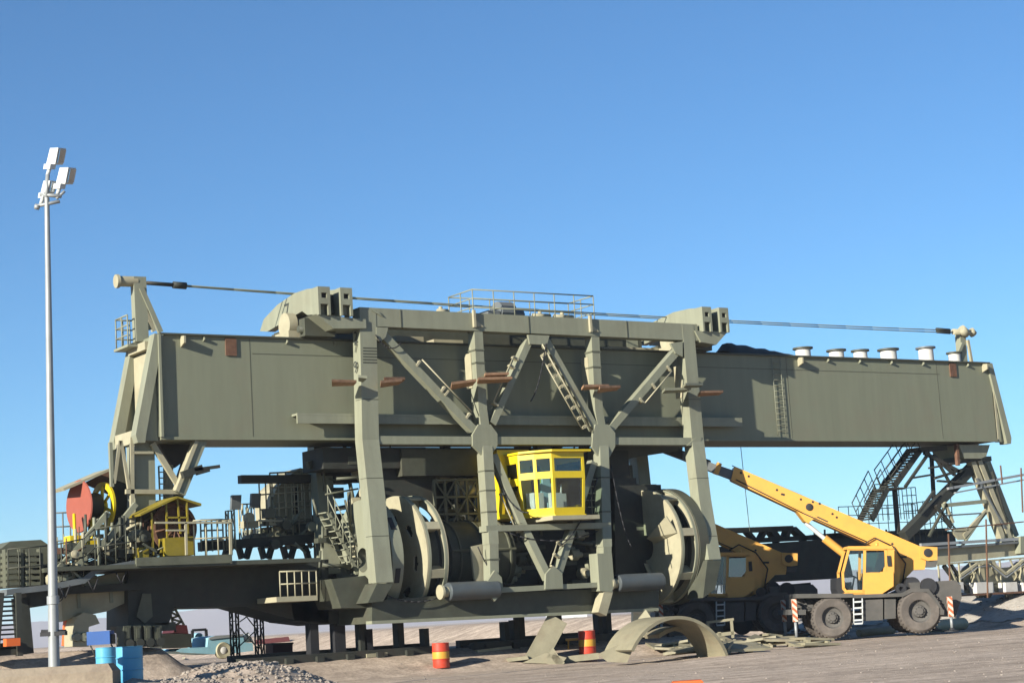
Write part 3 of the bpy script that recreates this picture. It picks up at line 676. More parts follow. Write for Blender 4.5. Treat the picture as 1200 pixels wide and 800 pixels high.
# operator cab
def cab():
    y0 = YF-1.35
    c = thing('operator_cab', '', '', (0, 0, 0)); del c['label']; del c['category']
    P = PY(648, 565, y0); zb, zt = PY(660, 602, y0).z, PY(660, 529, y0).z
    xC, xD = P.x, PY(686, 565, y0).x
    c.location = V((xC, y0, zb))-ca.location; c.parent = ca
    H = zt-zb; Wd = xD-xC
    # plan outline (x, y) at top and bottom: C front-left corner, D front-right, B, A chamfers, rear
    top = [(0, 0), (Wd, 0), (Wd+.05, 1.9), (-.75, 1.9), (-.75, .95), (-.42, .42)]
    bot = [(.05, .10), (Wd-.04, .10), (Wd-.02, 1.9), (-.62, 1.9), (-.62, 1.0), (-.34, .52)]
    def at(i, f):     # f height fraction
        f = max(0, min(1, f)); g = min(1, f/.55); a, b = top[i], bot[i]
        return V((b[0]+(a[0]-b[0])*g, b[1]+(a[1]-b[1])*g, f*H))
    n_ = 6; fr = MB(); inner = V((.3, 1.0, 0))
    def slab(i, j, f0, f1, u0, u1, m_, th=.05):
        q = []
        for f, u in ((f0, u0), (f0, u1), (f1, u1), (f1, u0)): q.append(at(i, f).lerp(at(j, f), u))
        nn = (q[1]-q[0]).cross(q[3]-q[0]).normalized(); 
        if nn.dot(inner-q[0]) < 0: nn = -nn
        m_.prism(q, nn*th)
    gl = []
    for i in range(n_):
        j = (i+1) % n_
        if i in (1, 2, 3):      # rear and right side mostly closed
            slab(i, j, 0, .16, 0, 1, fr); slab(i, j, .86, 1, 0, 1, fr); slab(i, j, .16, .86, 0, .10, fr); slab(i, j, .16, .86, .9, 1, fr)
            if i == 2: slab(i, j, .16, .86, .10, .30, fr); gl.append((i, j, .16, .86, .30, .9))
            elif i == 3: slab(i, j, .50, .62, .1, .9, fr); gl.append((i, j, .16, .86, .1, .9))
            else: gl.append((i, j, .16, .86, .1, .9))
            continue
        e = .075 if i == 0 else .10
        slab(i, j, 0, .11, 0, 1, fr); slab(i, j, .58, .69, 0, 1, fr); slab(i, j, .90, 1, 0, 1, fr)
        slab(i, j, .11, .58, 0, e, fr); slab(i, j, .11, .58, 1-e, 1, fr); slab(i, j, .69, .90, 0, e, fr); slab(i, j, .69, .90, 1-e, 1, fr)
        gl.append((i, j, .11, .58, e, 1-e)); gl.append((i, j, .69, .90, e, 1-e))
    W0 = ca.location + c.location
    def bld(m_, name, mt, par=c):
        m_.v = [v+V(W0) for v in m_.v]; return m_.build(name, mt, par)
    bld(fr, 'cab_body', YEL)
    for q in gl:
        m_ = MB(); i, j, f0, f1, u0, u1 = q
        pts = [at(i, f).lerp(at(j, f), u) for f, u in ((f0, u0), (f0, u1), (f1, u1), (f1, u0))]
        nn = (pts[1]-pts[0]).cross(pts[3]-pts[0]).normalized()
        if nn.dot(inner-pts[0]) < 0: nn = -nn
        m_.prism([p+nn*.025 for p in pts], nn*.006); bld(m_, 'window', GLS)
    rf = MB(); ov = [V((a-.06 if a < .2 else a+.22, b-.14 if b < 1 else b, H+.003)) for a, b in top]
    rf.prism(ov, (0, 0, .07)); bld(rf, 'cab_roof', YEL)
    fl = MB(); fl.prism([V((a*1.02, b-.05 if b < 1 else b, -.003)) for a, b in bot], (0, 0, -.05)); bld(fl, 'cab_floor', YEL)
    pl = MB(); pl.box((-.25, -.22, -.20), (Wd+.35, 1.9, -.06)); bld(pl, 'cab_platform', OLP)
    st = MB(); st.box((.25, .75, .02), (.75, 1.2, .45)).box((.27, 1.12, .45), (.73, 1.25, 1.15)).box((.35, 1.13, 1.15), (.65, 1.22, 1.4)); bld(st, 'seat', BLUP)
    co = MB(); co.box((-.3, .75, .02), (.1, 1.25, .8)).box((.1, .3, .02), (.55, .48, .75)).box((.8, .7, .02), (1.0, 1.3, .75)).tube((.62, .5, .4), (.62, .42, 1.05), .03, 6); bld(co, 'console', LMP)
    gp = MB(); gp.box((.55, 1.4, 1.1), (.95, 1.6, 1.6)); bld(gp, 'control_box', GRN)
    return c
cab()
# rear annexe of the cab and its ladder (yellow, behind the diagonal)
y1 = YF+.35
MB().box((PY(584, 560, y1).x, y1, PY(590, 608, y1).z), (PY(622, 560, y1).x, y1+1.6, PY(590, 527, y1).z)).build('cab_annexe', YEL, ca)
mb = MB(); a = PY(586, 606, y1-.3); b = PY(589, 560, y1-.3)
mb.tube(a, b, .06, 8).tube(a+V((.25, 0, 0)), b+V((.25, 0, 0)), .06, 8).box((a.x-.05, y1-.4, a.z-.05), (a.x+.4, y1-.1, a.z+.1)); mb.build('cab_ladder', YEL, ca)
mb = MB(); a = PY(686, 602, YF-.2); rail(mb, a, a+V((.9, 0, 0)), 1.2, 4, .02, 4); mb.build('handrail', OL, ca)

# dark machinery inside the portal (behind the frame, under the girder)
def ib(name, x0, y0_, x1, y1_, Y, d, m=OLD, par=None):
    a, b = PY(x0, y0_, Y), PY(x1, y1_, Y); return MB().box((a.x, Y, b.z), (b.x, Y+d, a.z)).build(name, m, par or ca)
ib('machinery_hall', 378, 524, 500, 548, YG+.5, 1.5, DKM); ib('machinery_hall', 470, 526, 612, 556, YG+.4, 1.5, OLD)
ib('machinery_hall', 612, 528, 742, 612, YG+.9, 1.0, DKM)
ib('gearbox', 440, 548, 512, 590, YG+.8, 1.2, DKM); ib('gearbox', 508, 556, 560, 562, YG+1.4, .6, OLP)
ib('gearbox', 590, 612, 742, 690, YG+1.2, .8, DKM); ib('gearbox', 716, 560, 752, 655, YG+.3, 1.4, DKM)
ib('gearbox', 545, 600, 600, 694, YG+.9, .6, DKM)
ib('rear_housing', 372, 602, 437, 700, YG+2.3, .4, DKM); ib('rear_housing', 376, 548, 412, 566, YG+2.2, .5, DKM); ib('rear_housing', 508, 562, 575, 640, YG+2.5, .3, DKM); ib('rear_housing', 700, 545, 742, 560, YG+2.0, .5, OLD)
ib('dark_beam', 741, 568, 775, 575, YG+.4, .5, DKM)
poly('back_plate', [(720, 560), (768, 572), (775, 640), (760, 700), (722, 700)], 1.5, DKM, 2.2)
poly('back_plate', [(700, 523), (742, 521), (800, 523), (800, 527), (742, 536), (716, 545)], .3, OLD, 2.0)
mb = MB().bar(PY(283, 561, YG+2.6), PY(470, 560, YG+2.6), .27, .3); mb.build('crane_rail_beam', DKM, ca)
for p, q, w_ in (((362, 545), (432, 522), .25), ((392, 640), (432, 560), .10), ((600, 620), (640, 686), .12), ((735, 530), (716, 640), .25), ((560, 640), (610, 560), .12), ((664, 640), (700, 560), .12)):
    MB().bar(PY(*p, YG+1.3), PY(*q, YG+1.3), w_, .2).build('rear_brace', OLD, ca)
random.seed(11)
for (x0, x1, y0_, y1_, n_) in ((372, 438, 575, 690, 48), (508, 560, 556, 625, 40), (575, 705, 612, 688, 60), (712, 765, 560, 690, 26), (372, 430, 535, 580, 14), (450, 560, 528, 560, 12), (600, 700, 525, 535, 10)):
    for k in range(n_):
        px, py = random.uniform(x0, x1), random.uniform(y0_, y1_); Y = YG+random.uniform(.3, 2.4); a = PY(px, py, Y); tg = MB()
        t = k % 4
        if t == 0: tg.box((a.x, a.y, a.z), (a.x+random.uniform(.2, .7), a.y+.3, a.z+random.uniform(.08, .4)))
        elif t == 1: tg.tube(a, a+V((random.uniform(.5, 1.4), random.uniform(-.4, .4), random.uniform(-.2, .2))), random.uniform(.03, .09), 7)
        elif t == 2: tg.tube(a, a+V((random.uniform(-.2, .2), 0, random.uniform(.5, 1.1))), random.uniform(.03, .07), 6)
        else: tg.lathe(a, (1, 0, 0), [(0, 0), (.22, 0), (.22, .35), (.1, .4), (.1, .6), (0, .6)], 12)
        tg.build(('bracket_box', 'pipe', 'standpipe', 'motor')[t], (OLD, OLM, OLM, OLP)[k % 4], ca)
# sunlit lattice of the hoist frame seen between the left wheel and the first inner post
mb = MB(); x0_, z0_ = PY(512, 618, YG+.25).x, PY(530, 622, YG+.25).z; ww_, hh_ = PY(561, 600, YG+.25).x-x0_, PY(530, 562, YG+.25).z-z0_
for i in range(5): mb.bar((x0_+ww_*i/4, YG+.25, z0_), (x0_+ww_*i/4, YG+.25, z0_+hh_), .07, .1)
for j in range(4): mb.bar((x0_, YG+.24, z0_+hh_*j/3), (x0_+ww_, YG+.24, z0_+hh_*j/3), .07, .1)
for i in range(4):
    for j in range(3):
        a_, b_ = (i, i+1) if (i+j) % 2 else (i+1, i); mb.bar((x0_+ww_*a_/4, YG+.23, z0_+hh_*j/3), (x0_+ww_*b_/4, YG+.23, z0_+hh_*(j+1)/3), .045, .05)
mb.build('hoist_lattice', OLM, ca)
mb = MB(); A = PY(508, 655, YG+.3); B = PY(582, 655, YG+.3)
for f_ in (.12, .5, .9): mb.lathe((A.x+(B.x-A.x)*f_, A.y, A.z), (1, 0, 0), [(1.2, 0), (1.31, 0), (1.31, .06), (1.2, .06), (1.2, 0)], 30)
mb.tube((A.x, A.y-1.25, A.z+.2), (B.x, A.y-1.25, A.z+.2), .05, 6); mb.build('drum_ribs', OLM, ca)
for k, (px, py) in enumerate(((600, 640), (622, 655), (668, 650), (690, 640), (596, 668), (680, 672), (605, 655), (690, 662))):
    a_ = PY(px, py, YG+.5); MB().lathe(a_, (0, -1, 0) if k % 2 else (1, 0, 0), [(0, 0), (.17, 0), (.20, .03), (.20, .3), (.1, .34), (.1, .5), (0, .5)], 16).build('motor', (OLM, OL, OLP)[k % 3], ca)
    MB().box((a_.x-.3, a_.y+.1, a_.z-.35), (a_.x+.35, a_.y+.4, a_.z-.21)).build('motor_bracket', OLM, ca)
# stair in the left bay
mb = MB(); A, B = PY(385, 600, YG+.4), PY(420, 672, YG+.4)
for dy in (0, .6): mb.bar(A+V((0, dy, 0)), B+V((0, dy, 0)), .12, .05)
for i in range(11): c = A.lerp(B, i/10); mb.box((c.x-.1, c.y, c.z-.02), (c.x+.12, c.y+.6, c.z+.02))
rail(mb, A, B, .9, 5, .02, 1)
mb.build('stair', OL, ca)

# scaffold boards lying across the members
bd = [((387, 449.5), (417, 447.5), .0), ((418, 444), (428, 449), -.6), ((444, 451), (470, 441), -.1), ((448, 447), (474, 441), .25),
      ((527, 453), (556, 439), -.1), ((558, 447), (598, 441), -.25), ((566, 441), (594, 437), .1),
      ((681, 455), (712, 450), -.2), ((700, 457), (726, 449), -.35), ((776, 459), (806, 455), -.1), ((800, 453), (822, 450), -.5), ((818, 462), (846, 457), -.3)]
bl = ['thin board end sticking out left of the left portal leg', 'short olive board across the front of the left portal leg', 'rusty brown board just right of the left portal leg', 'second brown board just behind the one right of the left leg',
      'tilted brown board left of the first inner post', 'long brown board crossing the first inner post', 'rear brown board right of the first inner post',
      'brown board at the second inner post, left piece', 'rusty board with bright end right of the second inner post', 'grey board end sticking out left of the right portal leg', 'pale olive board across the front of the right portal leg', 'rusty board end sticking out right of the right portal leg']
for (p, q, dy), lb in zip(bd, bl):
    A, B = PY(*p, YF+dy-.15), PY(*q, YF+dy-.15); B.z = A.z+.35*(B.z-A.z); ax = (B-A).normalized(); B2 = A+ax*(B-A).length
    tl = random.uniform(.0, .07); fo = V((-.10, -.30, tl*.5))
    o = MB().prism([A+fo, B2+fo*random.uniform(.2, 1.3), B2+V((.05, .25, -tl)), A+V((.22, .30, -tl))], (0, 0, .085)).build('scaffold_board', OL if 'olive' in lb or 'grey' in lb else WOOD, None)
    tag(o, lb, 'board', 'scaffold boards laid across the portal frame')

# ================================================================== LOWER BRIDGE (dark deck girder under the machine)
YL = YG+.5
lo = thing('lower_bridge', 'long dark plate girder deck running under the portal from end to end', 'lower bridge', (24, YL, 0))
def L(px, py, Y=YL): return PY(px, py, Y)
mb = MB().prism([L(150, 660), L(385, 655), L(385, 729), L(345, 726), L(286, 710), L(180, 712), L(150, 700)], (0, 2.0, 0)); mb.build('plate_girder', DKM, lo)  # shade under the deck put into the hull's dark colour
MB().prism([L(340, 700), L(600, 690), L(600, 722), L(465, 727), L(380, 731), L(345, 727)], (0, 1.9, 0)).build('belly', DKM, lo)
dk = MB().prism([L(60, 664, YL-1.6), L(375, 653, YL-1.6), L(375, 658, YL-1.6), L(60, 669, YL-1.6)], (0, 3.6, 0)).build('deck', OLD, lo)
MB().prism([L(160, 653, YL-1.65), L(272, 649, YL-1.65), L(272, 659, YL-1.65), L(160, 663, YL-1.65)], (0, .12, 0)).build('fascia', OLM, lo)
mb = MB()
rail(mb, L(228, 652, YL-1.5), L(270, 650, YL-1.5), 1.1, 4, .024, 1); rail(mb, L(272, 650, YL-1.5), L(272, 650, YL-1.5)+V((0, 2, 0)), 1.1, 3, .024, 1)
rail(mb, L(236, 646, YL+.6), L(262, 645, YL+.6), 1.0, 5, .03, 2)
mb.build('handrail', OLP, dk)
# truss bay with openings behind
mb = MB(); mb.bar(L(236, 640, YL+1.8), L(372, 630, YL+1.8), .30, .3); 
for k, px in enumerate(range(268, 372, 13)): mb.bar(L(px, 640, YL+1.8), L(px+(4 if k % 2 else -4), 654, YL+1.8), .16, .2)
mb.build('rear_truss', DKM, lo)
# balcony
A, B = L(324, 699, YL-1.5), L(372, 697, YL-1.5)
bc = MB().prism([A, B, B-ZZ*.16, A-ZZ*.16], (0, 1.4, 0)).build('balcony', OLP, lo)
mb = MB(); rail(mb, A+V((.15, .02, 0)), B+V((0, .02, 0)), .78, 6, .024, 1); mb.build('handrail', OLP, bc)
def LQ(px, py, dy=0.): return PY(px, py, YL+6.5+dy)
# right-hand truss part seen behind the cranes
mb = MB()
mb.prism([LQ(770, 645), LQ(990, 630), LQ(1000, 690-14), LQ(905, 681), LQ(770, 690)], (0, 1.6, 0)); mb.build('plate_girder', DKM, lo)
mb = MB()
for p, q, w_ in (((745, 626), (862, 622), .3), ((862, 621), (930, 618.5), .22), ((862, 634), (1000, 627), .2), ((932, 619), (946, 632), .22), ((878, 622), (888, 634), .13), ((892, 634), (899, 621), .13), ((906, 621), (915, 633), .3), ((926, 620), (922, 632), .2), ((950, 628), (1000, 624), .12), ((1000, 628), (1110, 622), .3), ((960, 640), (1120, 632), .8)):
    mb.bar(LQ(*p, .3), LQ(*q, .3), w_, .4)
for px in range(955, 1100, 12): mb.bar(LQ(px, 632, .4), LQ(px, 620, .4), .06, .06)
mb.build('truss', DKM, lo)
mb = MB(); rail(mb, LQ(985, 625, .9), LQ(1075, 621, .9), 1.2, 9, .018, 2); mb.build('handrail', OLD, lo)
# tank housing and machinery standing on the rear of the deck
tk = thing('machine_house', 'pale olive ribbed machine house with round top on the lower deck behind the rear leg', 'machine house', L(340, 640, YL+3))
MB().prism([L(321, 613, YL+3), L(319, 585, YL+3), L(324, 572, YL+3), L(345, 552, YL+3), L(352, 548, YL+3), L(362, 550, YL+3), L(366, 612, YL+3)], (0, 1.4, 0)).build('housing', OLP, tk)
mb = MB()
for py in (574, 583, 592, 601): mb.box((L(344, py, YL+2.95).x, YL+2.93, L(344, py, YL+2.95).z-.12), (L(350, py, YL+2.95).x, YL+2.995, L(344, py, YL+2.95).z+.1))
mb.build('louvre', DKM, tk)
MB().prism([L(306, 636, YL+2.6), L(306, 618, YL+2.6), L(372, 610, YL+2.6), L(374, 632, YL+2.6)], (0, 1.5, 0)).build('base_frame', OL, tk)
mb = MB(); rail(mb, L(306, 632, YL+2.3), L(366, 626, YL+2.3), 2.0, 9, .028, 3); rail(mb, L(318, 606, YL+2.4), L(364, 603, YL+2.4), 1.5, 6, .028, 2); mb.build('handrail', OLP, tk)
# stuff beyond
for k in range(14):
    a = L(random.uniform(300, 372), random.uniform(618, 640), YL+2.3); MB().tube(a, a+V((random.uniform(-.6, .6), 0, random.uniform(-.4, .5))), .05, 6).build('pipe', OLP, tk)

random.seed(41)
for k in range(46):
    a = L(random.uniform(285, 366), random.uniform(606, 646), YL+random.uniform(1.6, 2.5)); t = k % 4; tg = MB()
    if t == 0: tg.box(a, (a.x+random.uniform(.2, .6), a.y+.3, a.z+random.uniform(.1, .35)))
    elif t == 1: tg.bar(a, a+V((random.uniform(.3, .9), 0, random.uniform(-.4, .5))), .06, .06)
    elif t == 2: tg.tube(a, a+V((0, 0, random.uniform(.4, .9))), .03, 5)
    else: tg.lathe(a, (0, -1, 0), [(0, 0), (.17, 0), (.17, .2), (0, .2)], 12)
    tg.build(('cabinet', 'brace', 'standpipe', 'valve')[t], (OLM, OL, OLP, OLD)[random.randint(0, 3)], tk)
# floodlights on posts on the lower deck
for px, py, lb in ((276, 588, 'small floodlight on a thin post above the deck, left one of the pair'), (299, 586, 'small floodlight on a thin post beside the machine house, right one of the pair')):
    a = L(px, py+55, YL+2.2); t = thing('floodlight', lb, 'floodlight', a, 'floodlights on the lower deck')
    h = L(px, py, YL+2.2).z-a.z
    MB().tube(a, a+ZZ*h, .03, 6).build('post', GALV, t)
    MB().prism([a+ZZ*(h-.25)+V((-.14, -.1, 0)), a+ZZ*(h-.25)+V((.2, -.1, 0)), a+ZZ*(h+.22)+V((.2, -.2, 0)), a+ZZ*(h+.22)+V((-.14, -.2, 0))], (.02, .18, 0)).build('lamp_head', GRS, t)

# scaffold towers
def tower(px0, px1, ytop, ybase, Y, lb, x=True):
    a = L(px0, ybase, Y); b = L(px1, ybase, Y); h = L(px0, ytop, Y).z-a.z
    t = thing('scaffold_tower', lb, 'scaffold', a, 'lattice scaffold towers')
    mb = MB(); lattice(mb, a, h, b.x-a.x, (1, 0, 0), (0, 1, 0), .55, .03, .018); mb.build('lattice_mast', DKM if ytop > 650 else OLP, t); return t
tower(274, 281, 706, 770, YL+2.6, 'dark lattice mast standing behind the pickup, left of the pair'); tower(303, 310, 712, 772, YL+2.6, 'dark lattice mast under the hull, right of the pair')
mb = MB(); Y = YL+2.7
for p, q in (((281, 728), (303, 712)), ((281, 712), (303, 740)), ((281, 756), (303, 735)), ((281, 735), (303, 760))): mb.tube(L(*p, Y), L(*q, Y), .022, 5)
tag(mb.build('scaffold_brace', OLP), 'crossed scaffold tubes between the two lattice masts under the hull', 'scaffold')
tower(269, 276, 598, 644, YL+1.0, 'pale lattice mast rising from the lower deck near the floodlights')
tower(286, 296, 590, 642, YL+2.4, 'pale lattice mast between the two small floodlights')

# ================================================================== LEFT END SUPPORT
ls = thing('end_support', 'left end support column with braces standing on wheel bogies', 'support tower', (22.5, YG, 1.4))
def Lp(px, py, Y=YG+.4): return PY(px, py, Y)
def lb_(name, p, q, w_, d, m=OL, Y=YG+.4): return MB().bar(Lp(*p, Y), Lp(*q, Y), w_, d).build(name, m, ls)
MB().prism([Lp(158, 517), Lp(181, 516), Lp(184, 655), Lp(160, 655)], (0, .7, 0)).build('column', OL, ls)
MB().prism([Lp(130, 520, YG+2.0), Lp(147, 520, YG+2.0), Lp(152, 640, YG+2.0), Lp(134, 640, YG+2.0)], (0, .2, 0)).build('column', OLD, ls)
for p, q, w_, m_ in (((141, 516), (134, 566), .10, OLP), ((142, 516), (152, 572), .10, OLP), ((155, 512), (156, 640), .12, OLP), ((179, 519), (214, 575), .17, OLP), ((157, 530), (180, 530), .08, OLP), ((148, 575.5), (216, 576), .14, OLP), ((130, 518), (132, 570), .1, OL)):
    lb_('brace', p, q, w_, .12, m_, YG+.25)
lb_('raking_strut', (238, 514), (212, 578), .32, .3, OL, YG+.1)
lb_('raking_strut', (231, 516), (208, 575), .12, .3, OLP, YG+.05)
lb_('raking_strut', (228, 524), (190, 640), .35, .3, OLD, YG+1.2)
MB().prism([Lp(186, 520, YG+1.2), Lp(228, 519, YG+1.2), Lp(216, 540, YG+1.2), Lp(205, 548, YG+1.2), Lp(198, 540, YG+1.2)], (0, .6, 0)).build('machinery_box', DKM, ls)
mb = MB(); A = Lp(186, 546, YG+.9); B = Lp(190, 650, YG+.9)
for dx in (0, .35): mb.tube(A+V((dx, 0, 0)), B+V((dx, 0, 0)), .03, 5)
for i in range(16): c = A.lerp(B, i/15); mb.tube(c, c+V((.35, 0, 0)), .02, 5)
mb.tube(Lp(197, 545, YG+1.0), Lp(197, 600, YG+1.0), .16, 10); mb.build('ladder', OLP, ls)
for p, q, w_ in (((215, 556), (238, 548), .22), ((228, 550), (258, 546), .10), ((232, 554), (246, 550), .12)): lb_('bent_arm', p, q, w_, .2, DKM, YG-.2)
# plinth and dark trunk above the bogies
MB().prism([Lp(150, 662), Lp(204, 660), Lp(204, 712), Lp(196, 736), Lp(150, 736)], (0, 1.8, 0)).build('trunk', DKM, ls)
MB().prism([Lp(167, 695, YG+.3), Lp(177, 695, YG+.3), Lp(179, 722, YG+.3), Lp(170, 730, YG+.3), Lp(160, 722, YG+.3)], (0, .05, 0)).build('gusset', OLM, ls)
for k, px in enumerate((143, 155, 167, 179)):
    a = Lp(px, 733, YG+.1); b = Lp(px+9, 757, YG+.1)
    MB().box((a.x, a.y-.15, b.z), (b.x, a.y+.5, a.z)).build('bogie_box', OLD, ls)
    MB().lathe((a.x+.17, a.y-.20, 1.55), (0, 1, 0), [(0, 0), (.13, 0), (.13, .10), (0, .10)], 16).build('bogie_wheel', DKM, ls)
    MB().box((a.x+.06, a.y-.18, b.z+.25), (b.x-.06, a.y-.151, a.z-.06)).build('bogie_rib', OLD, ls)
MB().prism([Lp(140, 733), Lp(206, 728), Lp(206, 738), Lp(142, 741)], (0, .8, 0)).build('bogie_beam', OLD, ls)
# pale tapered arm to the left and its deck
MB().prism([Lp(166, 668, YG+.7), Lp(166, 697, YG+.7), Lp(125, 716, YG+.7), Lp(84, 724, YG+.7), Lp(73, 728, YG+.7), Lp(72, 698, YG+.7), Lp(80, 690, YG+.7), Lp(104, 678, YG+.7), Lp(135, 671, YG+.7)], (0, 1.0, 0)).build('tapered_arm', OLP, ls)
MB().bar(Lp(70, 692, YG+.2), Lp(166, 686, YG+.2), .22, .5).build('arm_rail', DKM, ls)
mb = MB()
for px, y0_, y1_ in ((92, 690, 712), (130, 686, 706)): mb.bar(Lp(px, y0_, YG+.66), Lp(px+1, y1_, YG+.66), .10, .03)
mb.build('stiffener', OL, ls)

# stepped left deck with machinery
dl = thing('left_deck', 'stepped service deck cluttered with machinery left of the end support', 'service deck', Lp(60, 700))
Y = YG-.9
MB().prism([Lp(8, 690, Y), Lp(60, 684, Y), Lp(98, 676, Y), Lp(112, 664, Y), Lp(165, 655, Y), Lp(165, 661, Y), Lp(114, 671, Y), Lp(100, 683, Y), Lp(60, 691, Y), Lp(8, 697, Y)], (0, 1.8, 0)).build('deck', GRS, dl)
MB().prism([Lp(30, 692, Y+.6), Lp(62, 688, Y+.6), Lp(98, 684, Y+.6), Lp(60, 708, Y+.6), Lp(34, 712, Y+.6)], (0, 1.2, 0)).build('under_frame', DKM, dl)
mb = MB(); rail(mb, Lp(10, 688, Y), Lp(60, 683, Y), 1.1, 5, .02, 1); rail(mb, Lp(60, 683, Y), Lp(98, 675, Y), 1.1, 4, .02, 1); rail(mb, Lp(98, 675, Y), Lp(112, 663, Y), 1.1, 2, .02, 1); rail(mb, Lp(112, 663, Y), Lp(160, 655, Y), 1.1, 5, .02, 1); mb.build('handrail', OLD, dl)
# the hipped machinery block at far left, its twin rows of fins
MB().prism([Lp(-30, 650, Y+1.5), Lp(2, 642, Y+1.5), Lp(12, 634, Y+1.5), Lp(48, 632, Y+1.5), Lp(60, 640, Y+1.5), Lp(62, 684, Y+1.5), Lp(-30, 690, Y+1.5)], (0, 1.6, 0)).build('machine_housing', OLM, dl)
for px0 in (8, 31):
    mb = MB()
    for i in range(6):
        a = Lp(px0, 648+i*7, Y+.6); mb.box((a.x, a.y, a.z-.07), (a.x+.42, a.y+.6, a.z+.03))
    a, b = Lp(px0, 643, Y+.7), Lp(px0+1, 688, Y+.7)
    mb.bar(a, b, .10, .3); mb.bar(a+V((.45, 0, 0)), b+V((.45, 0, 0)), .10, .3); mb.build('fin_stack', OLM, dl)
random.seed(5); mb = MB(); mb2 = MB(); mb3 = MB()
for k in range(95):
    px = random.uniform(58, 170); py = 688-(px-58)*.30-random.uniform(3, 46)*(.6 if px < 80 else 1); a = Lp(px, py, Y+random.uniform(.3, 2.6)); tg = MB(); t = random.randint(0, 3)
    if t == 0: tg.box(a, (a.x+random.uniform(.15, .6), a.y+.3, a.z+random.uniform(.1, .35)))
    elif t == 1: tg.tube(a, a+V((random.uniform(.4, 1.2), random.uniform(-.3, .3), random.uniform(-.5, .5))), random.uniform(.03, .07), 6)
    elif t == 2: tg.tube(a, a+V((0, 0, random.uniform(.4, 1.0))), random.uniform(.03, .06), 6)
    else: tg.lathe(a, (0, 1, 0), [(0, 0), (.2, 0), (.2, .3), (0, .3)], 12)
    tg.build(('bracket_box', 'pipe', 'standpipe', 'motor')[t], (OLP, OL, OLD, OLD)[k % 4], dl)
mb = MB()
for p, q in (((68, 668), (128, 600)), ((75, 676), (130, 628)), ((130, 628), (160, 590)), ((88, 650), (134, 642))): mb.bar(Lp(*p, Y+.5), Lp(*q, Y+.5), .16, .15)
mb.build('conveyor_frame', OL, dl)
random.seed(77)
for k in range(70):
    px = random.uniform(62, 172); py = 684-(px-58)*.27-random.uniform(0, 34); a = Lp(px, py, Y+random.uniform(-.1, 1.8)); t = random.randint(0, 4); tg = MB(); h_ = random.uniform(.08, .22)
    if t == 0: tg.box(a, (a.x+h_*1.6, a.y+.2, a.z+h_))
    elif t == 1: tg.path([a, a+V((.3, 0, h_)), a+V((.6, .1, h_*.3)), a+V((.95, .1, h_*1.4))], .02, 5)
    elif t == 2: tg.bar(a, a+V((random.uniform(.3, .9), 0, random.uniform(-.6, .7))), .06, .05)
    elif t == 3: tg.tube(a, a+V((0, 0, random.uniform(.3, .8))), .02, 5)
    else: tg.lathe(a, (0, -1, 0), [(0, 0), (.12, 0), (.12, .1), (.05, .12), (0, .14)], 14)
    tg.build(('junction_box', 'hose', 'brace', 'standpipe', 'valve')[t], (OL, OLM, OLD, RUST, OLP)[random.randint(0, 4)], dl)
for k in range(3):
    px = 70+k*33; A_ = Lp(px, 690-(px-60)*.25, Y-.05); B_ = Lp(px+12, 688-(px-60)*.25, Y-.05); MB().path([A_, A_.lerp(B_, .5)-ZZ*random.uniform(.15, .4), B_], .02, 5).build('hose', BLK, dl)
# steep stair tower far left with lamps
st = thing('access_stair', 'dark steep access stair under the left deck at the frame edge', 'stair', Lp(15, 765, Y))
mb = MB()
for px in (2, 22): mb.bar(Lp(px, 694, Y-.2), Lp(px-6 if px < 10 else px+2, 768, Y-.2), .16, .2); 
mb.bar(Lp(24, 700, Y+.6), Lp(30, 766, Y+.6), .5, .1)
for i in range(12): a, b = Lp(0, 699+i*5.5, Y-.1), Lp(23, 698+i*5.4, Y-.1); mb.box((a.x, a.y, a.z-.03), (b.x, a.y+.35, a.z+.02))
mb.build('stair_frame', DKM, st)
MB().box((Lp(-20, 752, Y).x, Y-.1, Lp(0, 768, Y).z), (Lp(30, 752, Y).x, Y+.9, Lp(0, 755, Y).z)).build('stair_base', DKM, st)
MB().tube(Lp(15, 752, Y-.5), Lp(15, 748, Y-.5), .10, 8).build('lamp', BYEL, st)
a = Lp(15, 754, Y-.6); MB().box((a.x-.18, a.y, a.z-.06), (a.x+.22, a.y+.3, a.z+.16)).build('warning_box', ORF, st)

# cable reels
def disc_pts(c, r, ax, n_=28): pass
rl = thing('cable_reel', 'big dull red cable reel with open yellow spokes left of the end support', 'cable reel', Lp(105, 640, YG+.6))
c = Lp(92, 593, YG+.9); ax = V((1, .14, 0)).normalized()
MB().lathe(c, ax, [(0, 0), (.79, 0), (.81, .04), (.75, .06)], 40).build('reel_disc', REDM, rl)
MB().lathe(c, ax, [(.40, .05), (.40, .66)], 28).build('reel_drum', DKM, rl)
mb = MB(); c2r = c+ax*.80; mb.lathe(c2r, ax, [(.56, 0), (.74, 0), (.74, .08), (.56, .08), (.56, 0)], 36); mb.lathe(c2r, ax, [(.12, -.1), (.2, -.1), (.2, .1), (0, .12)], 16)
uu = ax.orthogonal().normalized(); ww = ax.cross(uu)
for k in range(7): t = k*2*math.pi/7; d = uu*math.cos(t)+ww*math.sin(t); mb.tube(c2r+d*.15, c2r+d*.62, .055, 6)
mb.build('spoke_flange', YEL, rl)
mb = MB(); 
for p in ((88, 636), (108, 642)): a = Lp(*p, YG+.3); mb.box((a.x-.22, a.y-.2, a.z-.12), (a.x+.25, a.y+.35, a.z+.22)); mb.tube(a, a+V((.1, .3, .9)), .05, 6)
mb.build('reel_stand', YEL, rl)
MB().prism([Lp(74, 572, YG+.6), Lp(130, 548, YG+.6), Lp(130, 551, YG+.6), Lp(76, 574.5, YG+.6)], (0, 1.4, 0)).build('canopy', OLP, rl)
